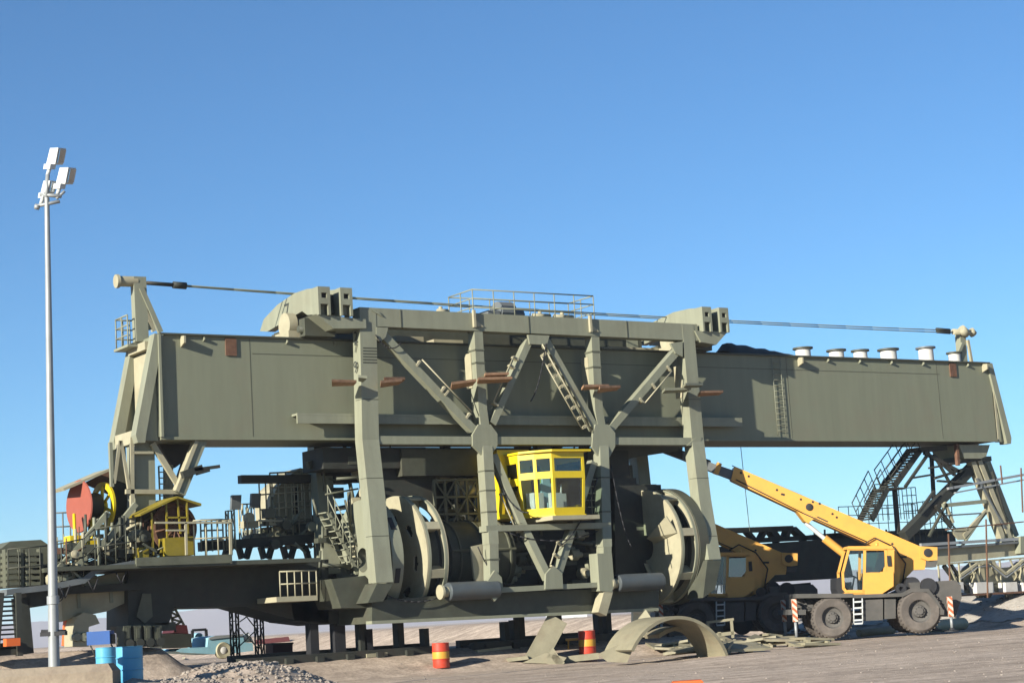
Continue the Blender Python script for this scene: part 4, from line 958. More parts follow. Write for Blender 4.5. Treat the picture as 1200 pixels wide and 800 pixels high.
MB().prism([Lp(98, 566, YG+2.0), Lp(130, 550, YG+2.0), Lp(130, 580, YG+2.0), Lp(112, 572, YG+2.0)], (0, .08, 0)).build('back_plate', RUST, rl)
mb = MB(); rail(mb, Lp(66, 650, YG+2), Lp(100, 648, YG+2), 1.3, 5, .025, 2); mb.build('handrail', GRS, rl)

rh = thing('cable_reel_house', 'brown cable reel under a pitched yellow roof on the lower deck', 'cable reel', Lp(200, 650, YG-.6))
Yr = YG-.75
c = Lp(205, 618, Yr+.45); ax = V((.08, -1, 0)).normalized()
MB().lathe(c-ax*1.0, ax, [(0, 0), (.77, 0), (.77, .05), (.60, .06), (.60, .9), (.77, .91), (.77, .98), (.66, 1.0), (.64, .93), (.20, .90), (.2, 1.02), (0, 1.04)], 44).build('reel_drum', RUST, rh)
mb = MB(); cc = c+ax*.02; uu = ax.orthogonal().normalized(); ww = ax.cross(uu)
for k in range(10): t = k*math.pi/5; d = uu*math.cos(t)+ww*math.sin(t); mb.tube(cc+d*.1, cc+d*.68, .03, 6)
mb.build('spoke_flange', RUST, rh)
for q, ext in (([(164, 602), (208, 581), (209, 583), (165, 604)], 1.7), ([(208, 581), (236, 589.5), (236, 592.5), (209, 583.5)], 1.7)):
    MB().prism([Lp(a, b, Yr-.1) for a, b in q], (0, ext, 0)).build('roof_panel', YSH, rh)
mb = MB()
for p, q in (((195, 588), (197, 650)), ((219, 588), (222, 650)), ((208, 584), (212, 625)), ((195, 606), (219, 606)), ((178, 600), (180, 650))): mb.bar(Lp(*p, Yr), Lp(*q, Yr), .05, .05)
mb.build('yellow_frame', YSH, rh)
MB().prism([Lp(193, 630, Yr-.1), Lp(227, 628, Yr-.1), Lp(228, 650, Yr-.1), Lp(194, 651, Yr-.1)], (0, .5, 0)).build('yellow_skirt', YSH, rh)
MB().bar(Lp(163, 651, Yr), Lp(175, 650, Yr), .5, .5).build('yellow_skirt', YSH, rh)
mb = MB(); mb.bar(Lp(182, 612, Yr-.35), Lp(272, 612, Yr-.35), .06, .06); mb.bar(Lp(218, 612, Yr-.35), Lp(219, 650, Yr-.35), .07, .06); mb.bar(Lp(195, 621, Yr-.35), Lp(219, 621, Yr-.35), .05, .05); mb.bar(Lp(270, 612, Yr-.35), Lp(271, 660, Yr-.35), .07, .06); mb.build('guard_rail', OLP, rh)

# ================================================================== RIGHT END SUPPORT
rs = thing('end_support', 'right end support with raking legs and stair landing on white bogies', 'support tower', (59, YG, 1.4))
YR = YG+.6
def rb(name, p, q, w_, d, m=OL, Y=YR, par=None): return MB().bar(PY(*p, Y), PY(*q, Y), w_, d).build(name, m, par or rs)
MB().prism([PY(1124, 521, YR-.3), PY(1160, 521, YR-.3), PY(1156, 534, YR-.3), PY(1150, 537, YR-.3), PY(1130, 537, YR-.3)], (0, 1.6, 0)).build('head_block', OL, rs)
rb('raking_leg', (1152, 538), (1063, 628), .38, .4, DKM, YR)
rb('raking_leg', (1139, 536), (1177, 632), .26, .3, OLP, YR-.1); rb('raking_leg', (1147, 536), (1185, 632), .24, .3, OLP, YR-.1); rb('raking_leg', (1158, 540), (1192, 628), .28, .6, OL, YR+.8)
rb('head_shoe', (1122, 538), (1162, 537), .2, .8, OLD, YR-.1)
rb('post', (1093, 536), (1096, 592), .13, .13, DKM, YR+.6); rb('post', (1050, 574), (1054, 625), .16, .15, DKM, YR+.4); rb('post', (1122, 520), (1124, 545), .13, .15, RUST, YR-.4)
for p, q, w_, m_ in (((1084, 530), (1125, 552), .14, DKM), ((1095, 533), (1120, 556), .12, DKM), ((1090, 548), (1150, 538), .08, DKM), ((1100, 563), (1140, 566), .08, DKM),
                     ((1106, 592), (1156, 587), .16, OL), ((1098, 592), (1116, 616), .14, DKM), ((1108, 588), (1118, 612), .1, OLP), ((1130, 628), (1157, 598), .18, OLP), ((1118, 620), (1135, 620), .1, OLP), ((1112, 572), (1200, 556), .10, GALV), ((1120, 577), (1200, 562), .06, GALV), ((1110, 620), (1200, 611), .05, RUST), ((1090, 530), (1062, 570), .10, DKM), ((1096, 560), (1135, 548), .10, DKM), ((1100, 540), (1118, 572), .08, DKM), ((1078, 600), (1096, 575), .10, DKM), ((1068, 560), (1092, 556), .08, DKM), ((1146, 560), (1178, 618), .07, GRS), ((1164, 552), (1180, 610), .07, DKM), ((1128, 640), (1156, 600), .07, OL), ((1090, 628), (1110, 590), .08, OLD), ((1104, 604), (1150, 601), .06, GRS), ((1107, 662), (1128, 690), .16, DKM), ((1115, 660), (1135, 690), .10, DKM)):
    rb('brace', p, q, w_, .12, m_, YR-.15)
for px, a, b in ((1112, 625, 690), (1156, 608, 700), (1173, 545, 566), (1197, 548, 600)): rb('scaffold_pole', (px, a), (px+2, b), .05, .05, RUST, YR-.6)
MB().prism([PY(1116, 622, YR-.1), PY(1142, 620, YR-.1), PY(1134, 632, YR-.1), PY(1124, 632, YR-.1)], (0, .1, 0)).build('gusset', OLP, rs)
rb('pipe_run', (1080, 638), (1196, 631), .12, .12, GALV, YR-.3); rb('pipe_run', (1080, 643), (1196, 635), .09, .12, GRS, YR-.32)
MB().prism([PY(1090, 643, YR-.1), PY(1206, 636, YR-.1), PY(1206, 649, YR-.1), PY(1130, 657, YR-.1), PY(1090, 661, YR-.1)], (0, .9, 0)).build('sill_beam', OLP, rs)
MB().prism([PY(1196, 628, YR-.4), PY(1225, 626, YR-.4), PY(1225, 646, YR-.4), PY(1196, 648, YR-.4)], (0, 1.4, 0)).build('end_box', OL, rs)
for x0 in (1142, 1196): MB().prism([PY(x0-4, 684, YR), PY(x0+6, 664, YR), PY(x0+16, 656, YR), PY(x0+24, 656, YR), PY(x0+34, 684, YR)], (0, 1.0, 0)).build('bogie_saddle', OLP, rs)
for p, q in (((1126, 674), (1146, 660)), ((1146, 660), (1162, 658)), ((1162, 658), (1180, 672)), ((1180, 672), (1200, 656))): rb('hose', p, q, .09, .1, OLP, YR-.5); rb('hose', (p[0], p[1]+4), (q[0], q[1]+4), .04, .08, GALV, YR-.5)
for k, px in enumerate((1121, 1144, 1156, 1178, 1199, 1222)):
    a, b = PY(px, 682, YR-.4), PY(px+(9 if k % 2 == 0 else 15), 694, YR-.4)
    MB().box((a.x, a.y, b.z), (b.x, a.y+.6, a.z)).build('bogie_box', WHT, rs); MB().lathe(((a.x+b.x)/2, a.y+.1, b.z-.02), (0, 1, 0), [(0, 0), (.18, 0), (.18, .2), (0, .2)], 14).build('bogie_wheel', DKM, rs)
MB().bar(PY(1112, 691, YR), PY(1240, 684, YR), .35, .8).build('bogie_beam', OLD, rs)
MB().bar(PY(1112, 698, YR-.5), PY(1260, 690, YR-.5), .08, .12).build('rail', RUST, rs)
MB().prism([PY(1118, 683, YR+.3), PY(1126, 668, YR+.3), PY(1240, 660, YR+.3), PY(1240, 682, YR+.3)], (0, .3, 0)).build('bogie_frame', OLP, rs)
mbz = MB()
for k in range(9): a_, b_ = PY(1100+k*12, 661-k*1.0, YR-.2), PY(1106+k*12+(4 if k % 2 else -4), 684-k*.8, YR-.2); mbz.bar(a_, b_, .06, .06)
mbz.bar(PY(1098, 661, YR-.2), PY(1205, 653, YR-.2), .07, .07); mbz.build('pale_lattice', OLP, rs)
# stair with landing
mb = MB()
for (p, q) in (((1022, 609), (1041, 571)), ((1048, 570), (1079, 527))):
    A, B = PY(*p, YR), PY(*q, YR)
    for dy in (0, .7): mb.bar(A+V((0, dy, 0)), B+V((0, dy, 0)), .25, .06); mb.tube(A+V((-.35, dy, .75)), B+V((-.35, dy, .75)), .025, 5); mb.tube(A+V((-.17, dy, .4)), B+V((-.17, dy, .4)), .02, 5)
    n_ = 13
    for i in range(n_): c = A.lerp(B, (i+.5)/n_); mb.box((c.x-.14, c.y+.05, c.z-.025), (c.x+.14, c.y+.7, c.z+.025))
    for i in range(5):
        c = A.lerp(B, i/4)
        for dy in (0, .7): mb.tube(c+V((0, dy, 0)), c+V((-.35, dy, .75)), .02, 5)
a, b = PY(1040, 571, YR), PY(1060, 569, YR); mb.box((a.x, YR-.05, a.z-.08), (b.x, YR+.9, a.z)); mb.bar(PY(1074, 527, YR), PY(1110, 524, YR), .2, .6)
mb.build('stair', DKM, rs)
mb = MB(); rail(mb, PY(1060, 608, YR+1.4), PY(1076, 607, YR+1.4), 1.3, 4, .018, 3); rail(mb, PY(1028, 610, YR+1.4), PY(1056, 608, YR+1.4), 1.5, 5, .018, 2)
rail(mb, PY(1072, 634, YR+2), PY(1118, 626, YR+2), 1.6, 8, .02, 4); mb.tube(PY(1088, 590, YR+2), PY(1122, 628, YR+2), .03, 5); mb.tube(PY(1094, 590, YR+2), PY(1128, 628, YR+2), .03, 5)
mb.build('handrail', OLD, rs)

# jack stands under the hull
jk = [(368, 728, 768, 10), (398, 729, 766, 13), (425, 727, 770, 8), (432, 742, 764, 10), (469, 725, 767, 8), (500, 741, 765, 6), (594, 733, 762, 6), (605, 731, 762, 6), (611, 722, 748, 8), (656, 719, 745, 5), (703, 716, 747, 6), (713, 716, 746, 7)]
jl = ['leftmost black jack stand under the hull', 'wide black jack stand, second from the left under the hull', 'thin tall black jack stand below the left leg foot', 'short stepped jack stand touching the thin tall one', 'black jack stand between the left leg and the near barrel',
      'short stub jack stand left of the near red and yellow barrel', 'left stub of the jack cluster left of the leaning channel', 'right stub of the jack cluster left of the leaning channel', 'square black jack post above the two stubs', 'thin black jack stand right of the leaning channel', 'left post of the double jack stand by the far barrel', 'right post of the double jack stand by the far barrel']
for (px, y0_, y1_, w_), lb in zip(jk, jl):
    Y = YG+.6; a = PY(px, y0_, Y); ww_ = w_/33.; zb = hgt(a.x, Y+.2)-.02
    t = thing('jack_stand', lb, 'jack stand', (a.x, Y, zb), 'jack stands under the machine')
    MB().box((a.x-ww_/2, Y, zb+.06), (a.x+ww_/2, Y+.35, a.z+.15)).build('post', BLK if w_ > 9 else DKM, t)
    MB().box((a.x-ww_/2-.12, Y-.12, zb), (a.x+ww_/2+.12, Y+.47, zb+.058)).build('base_plate', DKM, t)

for (x0, x1, lb) in ((282, 512, 'long black cribbing beam standing in for ground shadow along the feet of the left jack stands'), (556, 732, 'long black cribbing beam standing in for ground shadow under the jack cluster beside the leaning channel'), (742, 848, 'short black cribbing beam standing in for ground shadow behind the arch plates')):  # black beams added to darken the ground where the machine's shadow falls
    for a_, b_ in ((x0, x1),):
        p, q = PY(a_, 768-(a_-282)*.045, YG-.1), PY(b_, 768-(b_-282)*.045, YG-.1); zg = min(hgt(p.x, YG), hgt(q.x, YG))-.1
        m_ = MB().box((p.x, YG-.1, zg), (q.x, YG+.25, hgt(p.x, YG+.1)+.20)).box((p.x+.3, YG+1.3, zg), (q.x+.2, YG+1.6, hgt(p.x, YG+.1)+.30))
        for k in range(int((q.x-p.x)/1.1)): x = p.x+.4+k*1.1; m_.box((x, YG-.25, zg), (x+.25, YG+1.7, hgt(p.x, YG+.1)+.12))
        tag(m_.build('shadow_cribbing', DKM), lb, 'beam', 'black cribbing beams standing in for ground shadow under the machine')

# ================================================================== MOBILE CRANE
CRD = 70.0
CO = AB(0, CRD)                       # plane origin; u along R0
class Loc:
    def __init__(s, px, py): 
        p = PD(px, py, CRD); s.o = V((p.x, p.y, 0))
LC = GH(1020, 744); L0 = PD(1020, 744.3, CRD); ORI = V((L0.x, L0.y, PD(1020, 744.3, CRD).z))
def cl(px, py):
    p = PD(px, py, CRD)-ORI; return (p.dot(R0), p.z)
def mobile_crane(label):
    t = thing('mobile_crane', label, 'mobile crane', (0, 0, 0), 'mobile cranes working at the machine')
    def P(px, py, w_=0.): a, z = cl(px, py); return V((a, w_, z))       # local x right, y away, z up
    def pr(name, pts, w0, w1, m, par=t): return MB().prism([P(a, b, w0) for a, b in pts], (0, w1-w0, 0)).build(name, m, par)
    # wheels
    def whl(px, w0, r):
        a, _ = cl(px, 722); z = r
        wv = thing('wheel', '', ''); del wv['label']; del wv['category']; wv.location = (a, w0, z); wv.parent = t
        pr_ = [(r*.52, .02), (r*.60, .0), (r*.86, -.02), (r*.97, .05), (r, .13), (r, .47), (r*.97, .55), (r*.86, .62), (r*.6, .6), (r*.52, .58)]
        m_ = MB(); m_.lathe((0, 0, 0), (0, 1, 0), pr_, 44)
        for k in range(34):
            th = 2*math.pi*k/34; d = V((math.cos(th), 0, math.sin(th))); tn = V((-math.sin(th), 0, math.cos(th)))
            m_.obox(d*(r*.992)+V((0, .15, 0)), tn*.022, V((0, .14, 0)), d*.016); m_.obox(d*(r*.992)+tn*.05+V((0, .45, 0)), tn*.022, V((0, .14, 0)), d*.016)
        o = m_.build('tyre', TYRE); o.parent = wv
        m_ = MB(); m_.lathe((0, 0, 0), (0, 1, 0), [(r*.53, .02), (r*.50, .06), (r*.46, .16), (r*.30, .20), (r*.26, .08), (r*.17, .06), (r*.15, .0), (0, -.01)], 30)
        for k in range(10): th = 2*math.pi*k/10; m_.tube((math.cos(th)*r*.22, .03, math.sin(th)*r*.22), (math.cos(th)*r*.22, .09, math.sin(th)*r*.22), .022, 6)
        o = m_.build('rim', RIM); o.parent = wv
    for w0 in (-1.35, .75): whl(969, w0, .76); whl(1070, w0, .80)
    # chassis
    pr('chassis', [(926, 699), (1052, 697), (1058, 693), (1084, 692), (1088, 700), (1088, 712), (926, 712)], -.55, .75, CHAS)
    pr('fender', [(926, 696), (992, 695.5), (992, 700), (926, 701)], -1.4, 1.4, CHAS)
    pr('fender', [(992, 697), (1048, 695), (1058, 690), (1079, 690), (1090, 704), (1096, 715), (1094, 716), (1087, 706), (1077, 694), (1060, 694), (1050, 699), (992, 701)], -1.38, 1.38, CHAS)
    pr('tool_box', [(1005, 703), (1027, 702), (1027, 726), (1005, 727)], -1.3, -.4, CHAS); pr('tool_box', [(1029, 702), (1042, 702), (1042, 724), (1029, 725)], -1.25, -.4, CHAS)
    pr('axle', [(945, 716), (1090, 713), (1090, 722), (945, 726)], -.2, .2, CHAS)
    m_ = MB()
    for px in (992.5, 1002.5): m_.tube(P(px, 701, -1.42), P(px+.6, 730, -1.42), .025, 6)
    for py in (705, 712, 719, 726, 730): m_.obox(P(998, py, -1.42), (.15, 0, 0), (0, .05, 0), (0, 0, .03))
    m_.build('ladder', LMP, t)
    pr('engine_hood', [(1058, 683), (1112, 680), (1118, 686), (1119, 700), (1112, 722), (1098, 722), (1088, 702), (1080, 692), (1060, 690)], -1.1, 1.1, CHAS)
    m_ = MB(); m_.lathe(P(1064, 685, -.9), (0, 1, 0), [(0, 0), (.28, 0), (.28, 1.2), (0, 1.2)], 16); m_.lathe(P(1080, 687, -1.25), (0, 1, 0), [(0, 0), (.30, 0), (.30, .2), (0, .2)], 16); m_.lathe(P(1048, 690, -1.3), (0, 1, 0), [(.08, 0), (.2, 0), (.2, .12), (0, .12)], 14)
    m_.build('hydraulic_reel', BLK, t)
    m_ = MB(); m_.tube(P(948, 704, -.8), P(935, 712, -.8), .07, 8); m_.tube(P(930, 706, -1.0), P(950, 716, -1.0), .05, 6); m_.box(P(936, 716, -1), P(948, 708, -.4)); m_.tube(P(938, 702, -.9), P(944, 716, -.9), .05, 6); m_.build('front_gear', CHAS, t)
    pr('bumper_hook', [(976, 690), (976, 678), (984, 676), (990, 692), (988, 697), (978, 697)], -.8, .6, BLK)
    # outriggers
    for px, ptop, pm, pb in ((923.5, 702, 728, 747), (1102, 699, 722, 745)):
        for w0 in (-1.55, 1.35):
            a = P(px, ptop, w0); b = P(px+.8, pm, w0); o_ = MB().box((a.x-.085, w0, b.z), (a.x+.085, w0+.18, a.z)).build('outrigger', STR, t)
            m_ = MB(); m_.tube((a.x, w0+.09, b.z), (a.x, w0+.09, .1), .055, 8); m_.build('jack_rod', GALV, o_)
            m_ = MB(); m_.lathe((a.x, w0+.09, .0), (0, 0, 1), [(0, .14), (.08, .14), (.12, .06), (.28, .04), (.28, 0), (0, 0)], 12); m_.build('jack_foot', BLK, o_)
        pr('outrigger_beam', [(px-6, 714), (px+14 if px < 1000 else px-10, 714), (px+14 if px < 1000 else px-10, 720), (px-6, 720)], -1.5, 1.5, CHAS)
    # cab
    w0, w1 = -1.15, -.15
    outer = [(988.5, 642), (1037, 641.5), (1041, 650), (1041, 688), (1026, 697), (988, 697), (979.5, 678)]
    fr = MB()
    def fbar(p, q, wd): 
        for ww in (w0, w1): fr.bar(P(*p, ww), P(*q, ww), wd, .06)
    fbar((988, 643.5), (1038, 643.5), .14); fbar((989, 643), (981.5, 672), .09); fbar((981.5, 670), (982.5, 690), .09); fbar((982, 689), (988, 696), .1); fbar((987, 694.5), (1028, 694.5), .2); fbar((1007, 644), (1006, 694), .10); fbar((1031.5, 644), (1030, 672), .12)
    fr.prism([P(1007, 671.5, w0-.01), P(1031, 670, w0-.01), P(1040, 670, w0-.01), P(1040, 687, w0-.01), P(1025, 697, w0-.01), P(1007, 697, w0-.01)], (0, .06, 0))
    fr.prism([P(1031, 643, w0+.01), P(1041, 643, w0+.01), P(1041, 672, w0+.01), P(1031, 672, w0+.01)], (0, 1.0, 0))
    fr.prism([P(1007, 671.5, w1), P(1040, 670, w1), P(1040, 687, w1), P(1025, 697, w1), P(1007, 697, w1)], (0, .06, 0))
    fr.prism([P(988, 641, w0-.03), P(1038, 640.5, w0-.03), P(1040, 644, w0-.03), P(987, 644.5, w0-.03)], (0, w1-w0+.1, 0))
    fr.prism([P(982, 694.5, w0), P(1028, 694.5, w0), P(1026, 698, w0), P(988, 698, w0)], (0, w1-w0, 0))
    cb = fr.build('cab', ORG, t)
    MB().prism([P(1008.5, 648, w0-.02), P(1029, 647.5, w0-.02), P(1029.5, 664, w0-.02), P(1024, 671, w0-.02), P(1008, 671, w0-.02)], (0, .02, 0)).build('door_window', GLG, cb)
    MB().prism([P(989.5, 646, w0+.02), P(1005.5, 646, w0+.02), P(1005, 692, w0+.02), P(988, 692, w0+.02), P(984, 684, w0+.02), P(983, 673, w0+.02)], (0, .012, 0)).build('side_window', GLS, cb)
    m_ = MB(); m_.box(P(1004, 694, -.9), P(1015, 680, -.4)); m_.box(P(1013, 690, -.85), P(1017, 664, -.45)); m_.box(P(986, 694, -.9), P(993, 682, -.4)); m_.tube(P(994, 692, -.8), P(997, 675, -.8), .03, 6); m_.tube(P(1000, 690, -1), P(999, 670, -1), .025, 6); m_.lathe(P(996, 676, -.65), (.5, 0, 1), [(.17, 0), (.2, .02), (.17, .04), (.17, 0)], 14); m_.build('seat', BLK, cb)
    # turntable body right of the cab
    m_ = MB(); a = P(1044, 694, 0); zt = P(1044, 645, 0).z
    for ww in (-.15,): pass
    m_.prism([P(1036, 642, -.10), P(1044, 646, -.10), P(1050, 668, -.10), P(1049, 690, -.10), P(1038, 695, -.10), P(1028, 697, -.1), P(1028, 690, -.1)], (0, 1.3, 0)); m_.build('turntable_body', ORG, t)
    MB().prism([P(1040, 646, -.72), P(1046, 645, -.72), P(1051, 668, -.72), P(1049, 688, -.72), P(1040, 692, -.72)], (0, .55, 0)).build('side_tank', ORG, t)
    MB().lathe(P(1032, 699, .1), (0, 0, 1), [(0, 0), (.75, 0), (.75, .12), (0, .12)], 28).build('slew_ring', BLK, t)
    # boom
    b0, b1 = -.10, .55
    bmm = MB().prism([P(*q, b0) for q in ((862, 547), (1079, 640.5), (1086, 650), (1083, 667), (1070, 667.5), (1050, 688), (1040, 690), (1040, 652), (1018, 637.5), (944, 604), (857.5, 563))], (0, b1-b0, 0)); bo = bmm.build('boom_base', ORG, t)
    MB().prism([P(*q, b0-.12) for q in ((1078, 640), (1097, 641), (1097, 656), (1086, 657), (1078, 654))], (0, b1-b0+.24, 0)).build('pivot_box', ORG, bo)
    MB().lathe(P(1086, 647.5, b0-.16), (0, 1, 0), [(0, 0), (.10, 0), (.16, .01), (.16, .05), (0, .05)], 18).build('pivot_pin', BLK, bo)
    MB().prism([P(*q, b0-.04) for q in ((1084, 657), (1098, 657), (1096, 664), (1084, 664))], (0, b1-b0+.08, 0)).build('tail_weight', CHAS, bo)
    for q in ((1046, 690), (1050, 688)): pass
    for (x_, y_) in ((868, 554), (877, 558), (910, 574), (916, 579), (918, 579.5), (938, 585), (960, 590), (952, 588), (980, 606), (975, 602), (1045, 637)): MB().lathe(P(x_, y_, b0-.012), (0, 1, 0), [(0, 0), (.045, 0), (.045, .02)], 8).build('boom_bolt', BLK, bo)
    m_ = MB(); m_.lathe(P(948, 594, b0-.05), (0, 1, 0), [(0, 0), (.09, 0), (.14, .02), (.14, .06)], 12); m_.build('cylinder_pin', BLK, bo)
    m_ = MB(); m_.path([P(858, 545, .1), P(940, 580, .1), P(1010, 611, .1)], .018, 5); m_.build('hoist_rope', ROPE, bo)
    MB().prism([P(*q, b0-.02) for q in ((930, 594), (958, 605), (950, 610), (947, 613), (943, 611))], (0, b1-b0+.04, 0)).build('cylinder_lug', ORG, bo)
    MB().prism([P(*q, .0) for q in ((800, 528.5), (838, 543.5), (860, 551), (857, 561), (836, 553), (800, 538))], (0, .44, 0)).build('boom_section', GRS, bo)
    MB().prism([P(*q, -.04) for q in ((841, 541), (846, 543.5), (842, 555.5), (836.5, 553.5))], (0, .52, 0)).build('boom_collar', ORG, bo)
    MB().prism([P(*q, .04) for q in ((770, 517), (833, 539), (835, 551), (770, 527))], (0, .36, 0)).build('boom_tip', DKM, bo)
    MB().path([P(862, 562, b0-.03), P(940, 601, b0-.03), P(1016, 635, b0-.03)], .022, 5).build('boom_hose', BLK, bo)
    m_ = MB(); m_.prism([P(*q, b0-.006) for q in ((955, 603.5), (970, 610.5), (969.4, 612), (954.4, 605))], (0, .004, 0)); m_.build('boom_marking', MARK, bo)
    m_ = MB(); m_.prism([P(*q, b0-.006) for q in ((1054, 651), (1062, 651), (1062, 653.4), (1054, 653.4))], (0, .004, 0)); m_.build('boom_marking', MARK, bo)
    m_ = MB(); m_.prism([P(*q, b0-.015) for q in ((860, 547.2), (865, 549.3), (861, 563.8), (856.5, 562))], (0, b1-b0+.03, 0)); m_.build('boom_collar', ORG, bo)
    m_ = MB(); m_.path([P(1012, 637, -.2), P(1024, 630, -.2), P(1045, 640, -.2), P(1060, 660, -.2), P(1056, 684, -.2)], .025, 6); m_.build('boom_hose', BLK, bo)
    MB().box((P(1033, 660, 0).x, w0-.05, P(1033, 664, 0).z), (P(1037, 660, 0).x, w0-.01, P(1033, 652, 0).z)).build('mirror', BLK, t)
    MB().tube(P(1024, 641, -.6), P(1024, 636.5, -.6), .06, 10).build('beacon', ORG, t)
    cy = MB().tube(P(967, 630, .22), P(990, 648, .22), .155, 14).build('lift_cylinder', ORG, t)
    MB().tube(P(945, 612, .22), P(968, 631, .22), .085, 12).build('piston_rod', LMP, cy)
    return t
ct = mobile_crane('orange rough terrain crane in full sun with its boom raised to the left')
ang = math.atan2(R0.y, R0.x)
ct.location = ORI; ct.rotation_euler = (0, 0, ang)
c2_ = copy_tree(ct); c2_['label'] = 'second orange crane standing in shade behind the right portal leg'
c2_.location = ORI + R0*(-4.55) + F0*4.6 + V((0, 0, .20))

# pale pipe lying behind the crane
a, b = PD(1086, 728, 73), PD(1128, 722, 75)
a.z = hgt(a.x, a.y)+.22; b.z = hgt(b.x, b.y)+.24
tag(MB().tube(a, b, .24, 16).build('steel_pipe', OLP), 'pale steel pipe lying on the ground behind the sunlit crane', 'pipe')
a = PD(1006, 738, 72); b = PD(1046, 731, 73); a.z = hgt(a.x, a.y)+.16; b.z = a.z+.02
tag(MB().tube(a, b, .15, 14).build('steel_pipe', OLP), 'thin pale pipe lying between the wheels of the crane', 'pipe')

# ================================================================== LIGHT MAST, BLOCK, DRUMS
lb0 = GH(68, 799); BD = 45.0
def Q(px, py, d=BD): return PD(px, py, d)
zb = Q(63, 782).z
bw = [Q(-8, 780), Q(134, 781)]
top_z = (bw[0].z+bw[1].z)/2
mb = MB(); a, b = V((bw[0].x, bw[0].y, 0)), V((bw[1].x, bw[1].y, 0)); ux = (b-a).normalized(); uy = V((-ux.y, ux.x, 0)); 
if uy.dot(F0) < 0: uy = -uy
z0, z1 = top_z-.62, top_z
q = [a-ux*.05-uy*.45, b+ux*.05-uy*.45, b+ux*.05+uy*.45, a-ux*.05+uy*.45]; q2 = [a+ux*.08-uy*.30, b-ux*.08-uy*.30, b-ux*.08+uy*.30, a+ux*.08+uy*.30]
o = MB().add([p+ZZ*z0 for p in q]+[p+ZZ*(z1-.18) for p in q]+[p+ZZ*z1 for p in q2], [[3, 2, 1, 0], [8, 9, 10, 11]]+[[k+i, k+(i+1) % 4, k+4+(i+1) % 4, k+4+i] for k in (0, 4) for i in range(4)]).build('concrete_block', CONC)
tag(o, 'long brown concrete block at the foot of the lamp mast', 'concrete block')
lm = thing('lamp_mast', 'tall slim grey lighting mast with three white floodlights on top', 'light mast', V((Q(63, 782).x, Q(63, 782).y, z1)))
A, B = Q(63.5, 783), Q(55, 232); A.z = z1
MB().tube(A, A.lerp(B, .12), .135, 18, .125).tube(A.lerp(B, .12), B, .118, 16, .062).build('pole', GALV, lm)
c = Q(62.3, 703); MB().lathe(c-ZZ*.10, ZZ, [(.125, 0), (.15, .01), (.15, .2), (.125, .21)], 16).build('clamp', GALV, lm)
c = Q(63, 742); m_ = MB(); m_.obox(c, R0*.30, F0*.12, ZZ*.05); m_.tube(c-R0*.3+ZZ*.08, c+R0*.3+ZZ*.05, .035, 6); m_.build('clamp', BLK, lm)
m_ = MB(); m_.lathe(Q(66, 697), F0, [(.16, 0), (.18, .03), (.16, .06), (.16, 0)], 14); m_.build('cable_loop', BLK, lm)
m_ = MB(); c = Q(54, 238); m_.tube(Q(41, 242), Q(70, 236), .045, 7); m_.tube(Q(47, 228), Q(72, 230), .05, 7); m_.tube(c, Q(56, 205), .055, 8); m_.tube(Q(66, 233), Q(76, 224), .035, 6); m_.tube(Q(41, 242), Q(46, 243), .07, 6); m_.build('bracket', GALV, lm)
# heads: white boxes, white outer face to the left, glass to the right
for (cx, cy, ww, hh, s_) in ((60.5, 183, 11.5, 20, 1.0), (72, 206, 12, 20, 1.0), (52.5, 219, 9, 15, .85)):
    c = Q(cx, cy); u = (CR*.80+FW*.60).normalized(); v_ = (CU*.98+CR*.16).normalized(); n_ = u.cross(v_).normalized()
    k = BD/FPX
    h_ = MB(); 
    # slanted housing: back face to the left-front, tapering towards glass
    bk = -n_ if n_.dot(FW) < 0 else n_
    left = (-CR*.75-FW*.66).normalized(); fwd2 = (CR*.66-FW*.30).normalized()
    W2, H2, D2 = ww*k*.62, hh*k*.5, 11*k*.6*s_
    e1 = (CR*.86-FW*.25).normalized(); e2 = (FW*.75+CR*.66).normalized()
    pts = [c-e1*W2*.8-v_*H2, c+e1*W2*.9-v_*H2, c+e1*W2*1.0+v_*H2, c-e1*W2*.55+v_*H2]
    h_.prism(pts, e2*D2*1.7); ho = h_.build('floodlight', LMP, lm)
    g_ = MB(); off = e2*(D2*.85)
    pr_ = [c+e1*(W2*1.0+.012)-v_*H2*.82+e2*D2*.2, c+e1*(W2*1.08+.012)+v_*H2*.82+e2*D2*.2, c+e1*(W2*1.08+.012)+v_*H2*.82+e2*D2*1.5, c+e1*(W2*1.0+.012)-v_*H2*.82+e2*D2*1.5]
    g_.prism(pr_, e1*.02); g_.build('lamp_glass', GLL, ho)
    m_ = MB(); cc = c-v_*(H2+.06); m_.obox(cc-e1*W2*.05, e1*W2*.62, e2*D2*.6, v_*.065); m_.tube(cc-v_*.05, cc-v_*.22-e1*.03, .05, 8); m_.build('ballast_box', LMP, ho)

def drum(name, px, py, dist, h, r, m, lb, grp, bands=None, zoff=0):
    c = PD(px, py, dist); z = c.z if dist else 0; base = V((c.x, c.y, c.z))
    t = thing(name, lb, 'barrel', base, grp)
    prof = [(0, 0), (r*.97, 0), (r, .02), (r, h*.32), (r*1.05, h*.335), (r*1.05, h*.35), (r, h*.365), (r, h*.65), (r*1.05, h*.665), (r*1.05, h*.68), (r, h*.695), (r, h-.02), (r*1.03, h-.01), (r*1.03, h), (r*.96, h), (r*.96, h-.03), (0, h-.03)]
    MB().lathe(base, ZZ, prof, 30).build('body', m, t)
    if bands: MB().lathe(base, ZZ, [(r*1.008, h*.37), (r*1.01, h*.375), (r*1.01, h*.64), (r*1.008, h*.645)], 30).build('band', bands, t)
    MB().tube(base+V((r*.5, 0, h-.028)), base+V((r*.5, 0, h+.004)), .04, 8).build('bung', DKM, t)
    return t
